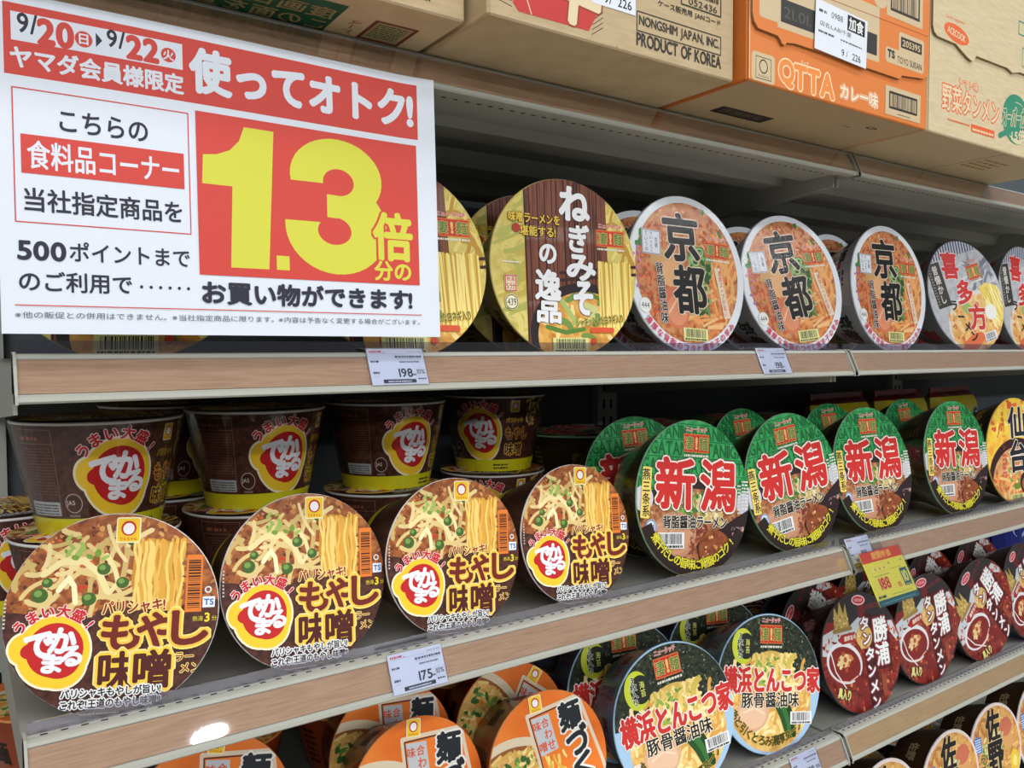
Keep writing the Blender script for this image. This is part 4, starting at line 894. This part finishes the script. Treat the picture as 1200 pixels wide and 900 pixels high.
# ------------------------------------------------------------------ cartons on the top shelf
def carton(X0, Wd, Y0, dep, Ht, base, edge, label, front, bottom=None, flap=None, flap_art=None, sticker=None):
    r = empty('cardboard_carton', (X0, Y0, TOP + .0004), label, 'carton', 'cartons on the top shelf'); e = .0022
    mb = MB()
    # body with softened corners: eight corner points per level, chamfered top and bottom
    def loop(ins, z): return [(ins + e, ins, z), (Wd - ins - e, ins, z), (Wd - ins, ins + e, z), (Wd - ins, dep - ins - e, z), (Wd - ins - e, dep - ins, z), (ins + e, dep - ins, z), (ins, dep - ins - e, z), (ins, ins + e, z)]
    ls = [loop(.0012, 0), loop(0, .0014), loop(0, Ht - .0014), loop(.0012, Ht)]; pts = sum(ls, [])
    mb.shell(pts, [tuple(range(8))[::-1]] , base); mb.shell(pts, [tuple(range(24, 32))], base)
    for k in range(3):
        for i in range(8): j = (i + 1) % 8; mb.shell([pts[k * 8 + i], pts[k * 8 + j], pts[k * 8 + 8 + j], pts[k * 8 + 8 + i]], [(0, 1, 2, 3)], edge if i == 0 or k == 0 and i in (1, 7) else base)
    a = Art(); a.clipbox = (.001, Wd - .001, .0012, Ht - .001); front(a, Wd, Ht); a.build_into(mb, lambda x, y, o: (x, -.00004 - o, y))
    if bottom:
        a = Art(); a.clipbox = (.001, Wd - .001, .0015, dep - .0015); bottom(a, Wd, dep); a.build_into(mb, lambda x, y, o: (x, y, -.00003 - o * .5))
    mb.build('carton_body', r)
    if flap:
        mb = MB(); th = .0030; n = len(flap); pts = [(x, -th, z) for x, z in flap] + [(x, -.0006, z) for x, z in flap]
        mb.shell(pts, [(i, (i + 1) % n, (i + 1) % n + n, i + n) for i in range(n)], mat((150, 122, 84), .8))
        v = [Vector((x, z, 0)) for x, z in flap]
        for t in tessellate_polygon([v]): mb.shell([(flap[i][0], -th, flap[i][1]) for i in t], [(0, 1, 2)], edge)
        if flap_art:
            a = Art(); a.clipbox = (.001, Wd - .001, 0, Ht - .001); flap_art(a); a.build_into(mb, lambda x, y, o: (x, -th - .00003 - o, y))
        mb.build('front_flap', r)
    if sticker:
        x0, x1, z0, z1, art, yy, rot = sticker
        mb = MB(); mb.box(0, x1 - x0, -.0003, 0, 0, z1 - z0, mat((226, 230, 238), .4)); a = Art(); art(a, x1 - x0, z1 - z0); a.build_into(mb, lambda x, y, o: (x, -.00034 - o, y))
        o = mb.build('shipping_label', r); o.location = (x0, yy, z0); o.rotation_euler = (0, R_(rot), 0); tag(o, 'white shipping label')
    return r
K = (52, 46, 40)
def b1f(a, W, H):
    a.rect(W - .075, W - .013, .0135, .07, (30, 104, 70)); a.rect(W - .070, W - .018, .018, .06, (214, 214, 190)); a.lines(W - .05, W - .03, .008, .012, 1, (60, 90, 60), 3); a.rect(.03, W - .09, .04, .16, (30, 104, 70)); a.text('即席カップめん', W * .36, .10, w=.16, h=.03, c=(214, 200, 160), bold=.05)
def b1b(a, W, D):
    gx = W - .083
    a.rect(.02, gx, .022, .125, (24, 78, 50)); kc = (150, 128, 84)
    a.text('この面を直射', gx - .060, .064, w=.115, h=.019, c=kc, bold=.02, rot=180); a.text('度画日に当', gx - .055, .042, w=.105, h=.019, c=kc, bold=.02, rot=180); a.text('でください', gx - .062, .090, w=.105, h=.019, c=kc, bold=.02, rot=180)
    a.rect(W - .057, W - .021, .033, .072, (110, 40, 34)); a.rect(W - .054, W - .024, .036, .069, (150, 140, 96)); a.lines(W - .052, W - .027, .039, .066, 7, (60, 66, 40), 4); a.text('ゲーム', W - .068, .055, w=.026, h=.009, c=(130, 60, 44), bold=.02, rot=90)
    a.stroke([(0, D / 2), (W, D / 2)], .0012, (110, 92, 66))
def b2f(a, W, H):
    x = lambda v: W + v
    for k in range(26): a.stroke([(x(-.262 + .0008 * k), .013 + .0038 * k), (x(-.247), .010 + .0042 * k)], .0007, (70, 60, 52), 1); a.stroke([(x(-.170 + .0006 * k), .006 + .004 * k), (x(-.158), .014 + .004 * k)], .0007, (70, 60, 52), 1)
    a.poly([(x(-.246), .013), (x(-.241), .0078), (x(-.173), .0082), (x(-.160), .030), (x(-.150), .12), (x(-.25), .12)], (196, 58, 52)); a.stroke([(x(-.244), .045), (x(-.229), .008)], .0008, (236, 214, 180), 1)
    a.text('辛', x(-.186), .045, w=.056, h=.068, c=(226, 208, 168), bold=.05, outs=[((150, 60, 40), .075)], rot=-6)
    a.frame(x(-.121), x(-.0185), .0202, .0360, .0009, K); a.text('NONGSHIM JAPAN, INC.', x(-.0698), .0281, w=.0975, h=.0100, c=K, bold=.035); a.text('PRODUCT OF KOREA', x(-.0698), .0134, w=.103, h=.0105, c=K, bold=.045)
    a.text('ケース販売用 JANコード', x(-.058), .0478, w=.078, h=.0062, c=K, bold=.03); a.frame(x(-.069), x(-.0188), .054, .10, .0012, K); a.text('052436', x(-.042), .0585, w=.036, h=.0055, c=K, bold=.01); a.bars(x(-.066), x(-.022), .064, .098, 4, K)
    a.stroke([(x(-.143), .0012), (x(-.143), .0024)], .001, (150, 124, 84))
def b2b(a, W, D): a.stroke([(0, .125), (W, .125)], .0014, (110, 92, 66)); a.stroke([(W * .55, .0), (W * .55, .125)], .0008, (170, 146, 108)); a.rect(0, .004, 0, .2, (186, 160, 120))
def sticker2(a, w_, h_): a.text('226', w_ - .012, .0065, w=.015, h=.0072, c=BLACK, bold=.02); a.text('9/', w_ - .030, .0065, h=.0072, c=BLACK, bold=.02); a.lines(.004, w_ * .8, .018, .05, 5, (80, 80, 84), 3)
ORG = mat((220, 126, 60), .55); KP = (206, 184, 146)
def b3f(a, W, H):
    a.rect(-.01, W + .01, -.01, H + .01, (220, 126, 60)); a.rrect(.0055, .0385, -.002 + .003, .0275, .004, KP)
    a.frame(.0115, .0330, .004, .0235, .0007, K); a.ring(.0222, .0155, .0062, .0065, .0012, K); a.text('マルちゃん', .0222, .0065, w=.016, h=.0025, c=K, bold=.02)
    O = [((246, 206, 160), .10)]
    a.text('Q', .056, .0155, w=.021, h=.024, c=(236, 140, 66), bold=.07, outs=[((248, 214, 172), .13)]); a.text('TTA', .099, .0155, w=.062, h=.0215, c=(236, 140, 66), bold=.07, outs=[((248, 214, 172), .13)]); a.text('クッタ', .083, .0305, w=.012, h=.004, c=(248, 214, 172), bold=.05)
    a.text('カレー味', .1745, .0150, w=.066, h=.0145, c=(240, 226, 200), bold=.05, outs=[((206, 100, 40), .09), ((248, 206, 160), .16)])
    a.rect(.2215, .2905, .005, .0355, KP); a.rect(.2285, .284, .012, .0305, K); a.rect(.231, .2815, .0145, .028, KP); a.bars(.233, .2795, .0145, .028, 6, K); a.lines(.245, .27, .0075, .0095, 1, K, 4)
    a.stroke([(.002, .0), (.002, H)], .0012, (250, 200, 150), 1)
def b3b(a, W, D):
    a.rect(0, W, 0, D, (186, 162, 124)); a.rect(0, W, 0, .0025, (214, 118, 50)); a.rect(W - .004, W, 0, D, (196, 104, 44)); a.rect(0, .004, 0, D, (196, 104, 44))
    a.rect(.045, .125, .066, .086, (30, 28, 28)); a.text('天地無用', .085, .076, w=.06, h=.012, c=(110, 96, 76), bold=.0, rot=180); a.ell(W - .058, .030, .010, .0035, K); a.ell(W - .058, .030, .006, .0015, (186, 162, 124)); a.lines(W - .095, W - .082, .040, .044, 1, K, 3)
    a.stroke([(0, D / 2), (W, D / 2)], .001, (120, 98, 66))
def b3flap(a):
    a.rrect(.012, .0435, .058, .11, .003, KP); a.text('賞味期限', .028, .088, w=.026, h=.006, c=K, bold=.02)
    a.poly([(.038, .054), (.204, .054), (.204, .11), (.038, .11)], KP); a.rect(.0425, .200, .0600, .0815, (52, 50, 48)); a.text('21.01.', .068, .070, w=.042, h=.010, c=(86, 84, 80), bold=.0)
    a.rrect(.216, .291, .058, .074, .004, KP); a.rrect(.241, .291, .070, .094, .003, KP); a.rect(.245, .2865, .078, .0895, K); a.text('205395', .2657, .0837, w=.035, h=.0065, c=KP, bold=.04); a.text('TS', .2265, .0675, w=.013, h=.0075, c=K, bold=.09); a.text('TOYO SUISAN', .2625, .0645, w=.048, h=.0066, c=K, bold=.015)
    a.rect(.2170, .2870, .106, .15, KP); a.rect(.224, .281, .1125, .14, K); a.rect(.227, .278, .1155, .137, KP); a.bars(.229, .276, .1155, .137, 9, K); a.ell(.205, .118, .012, .008, KP); a.stroke([(.10, .098), (.30, .101)], .0007, (180, 96, 40), 1)
def sticker3(a, w_, h_):
    a.text('0988', w_ * .40, h_ - .0095, w=.019, h=.0058, c=BLACK, bold=.0); a.rect(w_ * .60, w_ * .95, h_ - .0175, h_ - .002, BLACK); a.text('加食', w_ * .775, h_ - .0098, w=.025, h=.0125, c=WHITE, bold=.03)
    a.lines(w_ * .06, w_ * .2, h_ - .011, h_ - .006, 1, (70, 70, 74), 2); a.text('店名:LABI千里', w_ * .38, h_ - .0215, w=.052, h=.0048, c=(60, 60, 64), bold=.0); a.lines(w_ * .06, w_ * .36, h_ - .0305, h_ - .0265, 1, (80, 80, 84), 4); a.lines(w_ * .48, w_ * .90, h_ - .0305, h_ - .0275, 1, (90, 90, 94), 5)
    a.text('9', w_ * .53, .0065, h=.0068, c=BLACK, bold=.01); a.text('/', w_ * .61, .0065, h=.0066, c=BLACK, bold=.0); a.text('226', w_ * .80, .0065, w=.014, h=.0068, c=BLACK, bold=.01)
OR4 = (226, 104, 54); GR4 = (60, 140, 110)
def b4f(a, W, H):
    a.text('野菜タンメン', .0965, .0445, w=.134, h=.029, c=(226, 210, 172), bold=.03, outs=[(OR4, .11)]); a.text('トマト味', .089, .0665, w=.042, h=.009, c=(226, 210, 172), bold=.02, outs=[(OR4, .14)])
    a.lines(.042, .092, .0185, .0225, 1, OR4, 3); a.rect(.096, .153, .0135, .0225, OR4); a.lines(.099, .150, .0155, .0205, 1, (226, 210, 172), 4)
    a.ell(.208, .045, .036, .031, GR4); a.ell(.212, .041, .028, .026, (222, 206, 168)); a.ell(.210, .043, .033, .023, GR4); a.stroke([(.166, .019), (.184, .026)], .007, GR4)
    a.text('スーパーカップ', .215, .048, w=.085, h=.024, c=GR4, bold=.07, outs=[((222, 206, 168), .16)], rot=6, shear=.25); a.text('1.5倍', .215, .026, w=.036, h=.013, c=(222, 206, 168), bold=.06, rot=8, shear=.2)
    a.stroke([(.0012, 0), (.0012, H)], .0012, (240, 226, 196), 1)
def b4flap(a):
    a.ell(.053, .117, .028, .010, OR4, -6); a.text('ACECOOK', .053, .117, w=.040, h=.0075, c=(226, 210, 172), bold=.03, rot=-6); a.text('Cook happiness', .050, .1325, w=.042, h=.005, c=OR4, bold=.0)
    a.frame(.2150, .30, .112, .135, .0012, GR4); a.text('WE', .232, .124, w=.022, h=.014, c=(120, 160, 130), bold=.02); a.frame(.204, .28, .150, .166, .0018, GR4)
def b4b(a, W, D): a.rect(0, W, .0, D, (196, 176, 138)); a.stroke([(.19, .0), (.19, D)], .002, (110, 84, 50)); a.lines(.2, .26, .03, .07, 4, (150, 110, 40), 4)
carton(-.045, .3665, -.060, .33, .20, KRAFT, KRAFT, 'kraft carton with green printed panels above the sign, leftmost', b1f, b1b)
carton(.3265, .2680, -.083, .34, .24, KRAFT, KRAFT, 'kraft carton with red panel and black English lettering', b2f, b2b, sticker=(.3265 * 0 + .098, .145, .0313, .10, sticker2, -.0002, 0))
carton(.5985, .3035, -.095, .34, .22, mat((206, 116, 48), .6), ORG, 'bright orange printed carton with dangling white label', b3f, b3b,
       flap=[(.0025, .215), (.0025, .060), (.005, .052), (.0105, .0470), (.038, .0462), (.0425, .0435), (.0445, .0405), (.049, .0395), (.052, .0425), (.066, .0445), (.244, .0445), (.248, .0490), (.262, .0505), (.291, .0535), (.2985, .0575), (.3010, .062), (.3010, .215)], flap_art=b3flap, sticker=(.092, .1785, .0455, .0935, sticker3, -.0042, 2.2))
carton(.9060, .3700, -.095, .34, .24, KRAFT2, KRAFT2, 'pale kraft carton with orange and green lettering, at the right corner', b4f, b4b,
       flap=[(.0015, .235), (.0015, .116), (.005, .109), (.012, .1060), (.052, .1058), (.064, .1010), (.080, .0955), (.090, .0935), (.0955, .096), (.0985, .1015), (.176, .1025), (.19, .099), (.21, .1035), (.3685, .104), (.3685, .235)], flap_art=b4flap)

# ------------------------------------------------------------------ the big paper sign hung from the top rail
def sign():
    r = empty('paper_sign', (.0302, -.0052, EYE + .2165), 'large white and red paper sign with yellow 1.3 hanging from top rail', 'sign')
    RS = (212, 74, 64); INK = (48, 48, 60); PW = (226, 232, 242); YE = (216, 214, 74)
    a = Art(); X0 = -5.7
    a.rect(-.6, 283, 155.8, 198.5, RS); a.clipbox = None
    a.rect(3.5, 103, 176.5, 193.5, PW)
    a.text('9/', 12.3, 187.5, w=10.4, h=11.5, c=INK, bold=.03); a.text('20', 27.6, 184.5, w=18.8, h=14.6, c=RS, bold=.075); a.ell(43.2, 184.4, 5.0, 5.0, RS); a.text('日', 43.2, 184.4, w=5, h=6.2, c=PW, bold=.04)
    a.poly([(50.2, 190), (50.2, 181), (53.9, 185.6)], INK); a.text('9/', 62, 188.2, w=10.4, h=10.6, c=INK, bold=.03); a.text('22', 78, 185.2, w=18.6, h=14, c=RS, bold=.075); a.ell(94, 184.6, 4.7, 4.7, RS); a.text('火', 94, 184.6, w=6.6, h=6.4, c=PW, bold=.04)
    a.text('ヤマダ会員様限定', 53, 166.6, w=100, h=12.6, c=PW, bold=.055); a.text('使ってオトク!', 193.2, 178.4, w=170, h=28.5, c=PW, bold=.075)
    a.frame(3.2, 105.4, 67.4, 148.2, .7, RS); a.text('こちらの', 54, 132, w=51, h=13, c=INK, bold=.03); a.rect(7, 102, 97.2, 120.8, RS); a.text('食料品コーナー', 54.5, 109, w=88, h=17, c=PW, bold=.028); a.text('当社指定商品を', 54, 81.4, w=91.5, h=14.2, c=INK, bold=.03)
    a.text('500', 16.8, 50.2, w=25.5, h=11.2, c=INK, bold=.05); a.text('ポイントまで', 68, 51, w=72, h=12, c=INK, bold=.025); a.text('のご利用で', 35.8, 31.4, w=63, h=12.4, c=INK, bold=.03)
    for k in range(6): a.ell(73.2 + 5.9 * k, 30.4, 1.0, 1.1, INK, n=12)
    a.rect(110.3, 281, 40.4, 151, RS)
    # 1.3 in fat yellow numerals
    a.poly([(143.2, 144.8), (164.5, 144.8), (158.8, 46.5), (131.7, 46.4), (134.1, 102.7), (113.6, 102.6), (114.6, 122.2), (124, 123.5), (133, 127.5), (139.5, 134.5)], YE)
    a.rect(164.4, 174, 46.6, 56.8, YE)
    n = 26
    def thick(out, inn):
        a.add([[out[i], out[i + 1], inn[i + 1], inn[i]] for i in range(len(out) - 1)], YE)
    up_o = [(213 + 37 * math.cos(R_(t)), 117.5 + 29 * math.sin(R_(t))) for t in [190 - 240 * i / n for i in range(n + 1)]]; up_i = [(214 + 12.5 * math.cos(R_(t)), 114.5 + 10 * math.sin(R_(t))) for t in [190 - 280 * i / n for i in range(n + 1)]]
    thick(up_o, up_i)
    lo_o = [(212.5 + 41 * math.cos(R_(t)), 81 + 35.4 * math.sin(R_(t))) for t in [-184 + 236 * i / n for i in range(n + 1)]]; lo_i = [(210 + 13.5 * math.cos(R_(t)), 78 + 10.3 * math.sin(R_(t))) for t in [-214 + 304 * i / n for i in range(n + 1)]]
    a.add([[(204.3, 105), (204.3, 88), (212, 87.6), (238.5, 95), (237, 100), (238, 106), (214, 104.6)]], YE); thick(lo_o, lo_i)
    a.add([[up_o[-1], up_i[-1], (212, 104), (236, 100), (240, 99.8)]], YE); a.add([[lo_o[-1], lo_i[-1], (210, 92), (236, 100), (240, 99.8)]], YE)
    a.text('倍', 258.6, 77.4, w=32.4, h=36, c=YE, bold=.055, outs=[(RS, .115)]); a.text('分の', 257.8, 50.4, w=31, h=14.6, c=YE, bold=.05, outs=[(RS, .12)])
    a.text('お買い物ができます!', 192.8, 28.4, w=161.5, h=15.2, c=INK, bold=.06); a.rect(1.6, 282, 16.3, 16.9, RS)
    a.text('※他の販促との併用はできません。※当社指定商品に限ります。※内容は予告なく変更する場合がございます。', 140.8, 10.7, w=278.5, h=4.2, c=(96, 100, 112), bold=.0)
    mb = MB(); H0 = 204.2; H1 = 205.2
    def fn(x, y, o):
        xx = x * (1 - .000078 * max(0, y)); cv = .0030 * max(0, (x - 262) / 34) ** 2 + .0012 * math.sin(x * .018)
        return (xx / 1000, -cv - o, (y - H0) / 1000)
    b = Art(); b.rect(X0, 297.5, -1, H1 - .5, PW); b.build_into(mb, lambda x, y, o: fn(x, y, 0), strip=6)
    a.build_into(mb, fn, strip=6, step=3.5e-6)
    b = Art(); b.rect(X0, 297.5, -1, H1 - .5, (222, 222, 226)); b.build_into(mb, lambda x, y, o: tuple(Vector(fn(x, y, 0)) + Vector((0, .00025, 0))), strip=6)
    mb.build('printed_sheet', r)
sign()

# ------------------------------------------------------------------ price tags
def rail_frame(s, off, lift=0):
    a = Vector((0, .0055, s - .0142)) + UPV * lift + NRM * off
    return a, Matrix(((1, 0, 0), (0, UPV.y, NRM.y), (0, UPV.z, NRM.z)))
def price_tag(xc, s, price, label, lift=.002, tax=True, roll=0):
    p, m = rail_frame(s, .0022, lift); r = empty('price_tag', (xc, p.y, p.z), label, 'price tag', 'white shelf price tags'); r.rotation_euler = (m @ Matrix.Rotation(R_(roll), 3, 'Z')).to_euler()
    mb = MB(); w_, h_ = .050, .0315; mb.box(-w_ / 2, w_ / 2, -h_ / 2, h_ / 2, -.0006, 0, mat((222, 230, 242), .4))
    a = Art(); mm = .001; I = (56, 58, 70)
    a.lines(-23 * mm, -12 * mm, 12.2 * mm, 14.0 * mm, 1, (214, 80, 90), 3, .9); a.lines(-11.5 * mm, -9 * mm, 12 * mm, 13 * mm, 1, I, 2); a.lines(11 * mm, 24 * mm, 12.5 * mm, 13.8 * mm, 1, (140, 146, 160), 5); a.rect(-23 * mm, 24 * mm, 11.2 * mm, 11.45 * mm, (170, 178, 196))
    a.lines(-1 * mm, 23 * mm, 7.6 * mm, 9.6 * mm, 1, (90, 94, 110), 6, .9); a.lines(-1 * mm, 23 * mm, 6.4 * mm, 7 * mm, 1, (150, 156, 170), 8); a.lines(2 * mm, 20 * mm, 3.2 * mm, 4.8 * mm, 1, (120, 126, 140), 7, .9); a.lines(-23 * mm, -16 * mm, 3.6 * mm, 5.4 * mm, 1, I, 9, .9)
    a.text(price, 6.0 * mm, -5.6 * mm, w=12 * mm, h=7.2 * mm, c=I, bold=.035); a.lines(12.4 * mm, 15 * mm, -8 * mm, -6.4 * mm, 1, I, 3, .9); a.lines(-22.5 * mm, -17 * mm, -6.2 * mm, -4.2 * mm, 1, I, 4, .9); a.lines(-22.5 * mm, -17 * mm, -8.6 * mm, -8.0 * mm, 1, (160, 166, 180), 5)
    if tax: a.frame(15.6 * mm, 24 * mm, -9 * mm, -1.2 * mm, .15 * mm, (170, 176, 190)); a.text('10%', 19.9 * mm, -4.8 * mm, w=7 * mm, h=4.2 * mm, c=I, bold=.012); a.lines(16.2 * mm, 23.6 * mm, -11.6 * mm, -10.2 * mm, 1, I, 6, .9)
    a.rect(-15 * mm, 14 * mm, -14.4 * mm, -11.2 * mm, I); a.lines(-11 * mm, 10 * mm, -13.6 * mm, -12.2 * mm, 1, (210, 216, 228), 7, .9)
    a.build_into(mb, lambda x, y, o: (x, y, .00004 + o)); mb.build('tag_card', r)
    mb = MB(); mb.box(-w_ / 2 - .0005, w_ / 2 + .0005, -h_ / 2 - .0004, h_ / 2 + .0004, .0010, .0013, CLEAR); mb.build('clear_sleeve', r)
price_tag(.2950, SA, '198', 'white 198 price tag on the eye-level rail below the sign')
price_tag(.7700, SA, '198', 'white price tag on the eye-level rail under the white-rimmed bowls', tax=False)
price_tag(.3105, SB, '175', 'white 175 price tag on the rail under the sprout lids', .0)
price_tag(.9500, SB, '188', 'white price tag tucked behind the yellow promotion tag', .009, False)
price_tag(.8390, SC, '198', 'white price tag at the bottom edge below the seaweed lid', .001)
def promo():
    th = R_(27); upv = Vector((0, math.sin(th), math.cos(th))); nv = Vector((0, -math.cos(th), math.sin(th)))
    r = empty('promotion_tag', (.9660, -.0085, EYE - .2550), 'yellow promotion tag with red header and 188 price hanging over the rail', 'price tag')
    r.rotation_euler = Matrix(((1, 0, 0), (0, upv.y, nv.y), (0, upv.z, nv.z))).to_euler()
    w_, h_ = .0885, .0665; mb = MB(); mb.box(-w_ / 2, w_ / 2, -h_, 0, -.0008, 0, mat((240, 232, 84), .4)); a = Art(); mm = .001; TE = (26, 100, 104); RD = (222, 66, 40)
    a.rect(-w_ / 2, w_ / 2, -.0135, 0, RD)
    for k, ch in enumerate('期間特価'): a.text(ch, (-16 + 10.6 * k) * mm, -6.4 * mm, w=9 * mm, h=8.6 * mm, c=(250, 190, 80), bold=.05)
    a.rrect(-34 * mm, 4 * mm, -26 * mm, -19.5 * mm, 1.2 * mm, (250, 206, 80)); a.rrect(-33.3 * mm, 3.3 * mm, -25.4 * mm, -20.1 * mm, 1 * mm, (244, 236, 110))
    for k in range(3): a.ell((-24 + 9.5 * k) * mm, -22.8 * mm, 1.6 * mm, 1.6 * mm, (200, 130, 50))
    a.ell(8 * mm, -19 * mm, 1.3 * mm, 1.5 * mm, (110, 90, 50)); a.ell(36 * mm, -18 * mm, 1.2 * mm, 1.2 * mm, (110, 90, 50)); a.lines(-34 * mm, 2 * mm, -31.5 * mm, -29.5 * mm, 1, (140, 150, 60), 3); a.lines(6 * mm, 30 * mm, -26.5 * mm, -25 * mm, 1, (140, 150, 60), 4)
    a.text('188', -16 * mm, -41 * mm, w=21 * mm, h=13.5 * mm, c=(206, 50, 36), bold=.05, outs=[((248, 214, 120), .09)]); a.rect(10 * mm, 17 * mm, -50 * mm, -44 * mm, (222, 120, 50)); a.lines(10.6 * mm, 16.4 * mm, -49 * mm, -45 * mm, 2, (246, 210, 110), 5)
    a.rect(24 * mm, 40 * mm, -50.5 * mm, -28.5 * mm, TE); a.text('10', 32 * mm, -39 * mm, w=10 * mm, h=13 * mm, c=(236, 226, 120), bold=.06); a.lines(26 * mm, 38.5 * mm, -49.6 * mm, -47.6 * mm, 1, (226, 226, 150), 6)
    a.rect(-w_ / 2, w_ / 2, -h_, -h_ + .0072, TE); a.lines(-36 * mm, 36 * mm, -h_ + .0022, -h_ + .0046, 1, (110, 170, 160), 8); a.lines(-40 * mm, -24 * mm, -h_ + .009, -h_ + .0125, 1, (60, 60, 50), 9, .9); a.lines(-10 * mm, 36 * mm, -h_ + .010, -h_ + .0115, 1, (170, 170, 80), 10)
    a.build_into(mb, lambda x, y, o: (x, y, .00004 + o)); mb.build('tag_card', r)
    mb = MB(); mb.box(-w_ / 2 - .001, w_ / 2 + .001, -h_ - .001, .001, .0012, .0015, CLEAR); mb.build('clear_sleeve', r)
    mb = MB(); mb.box(-.012, .012, -.006, .010, -.0016, -.0009, CLEAR); mb.build('hanger_clip', r)
promo()
bpy.data.objects.remove(_to)
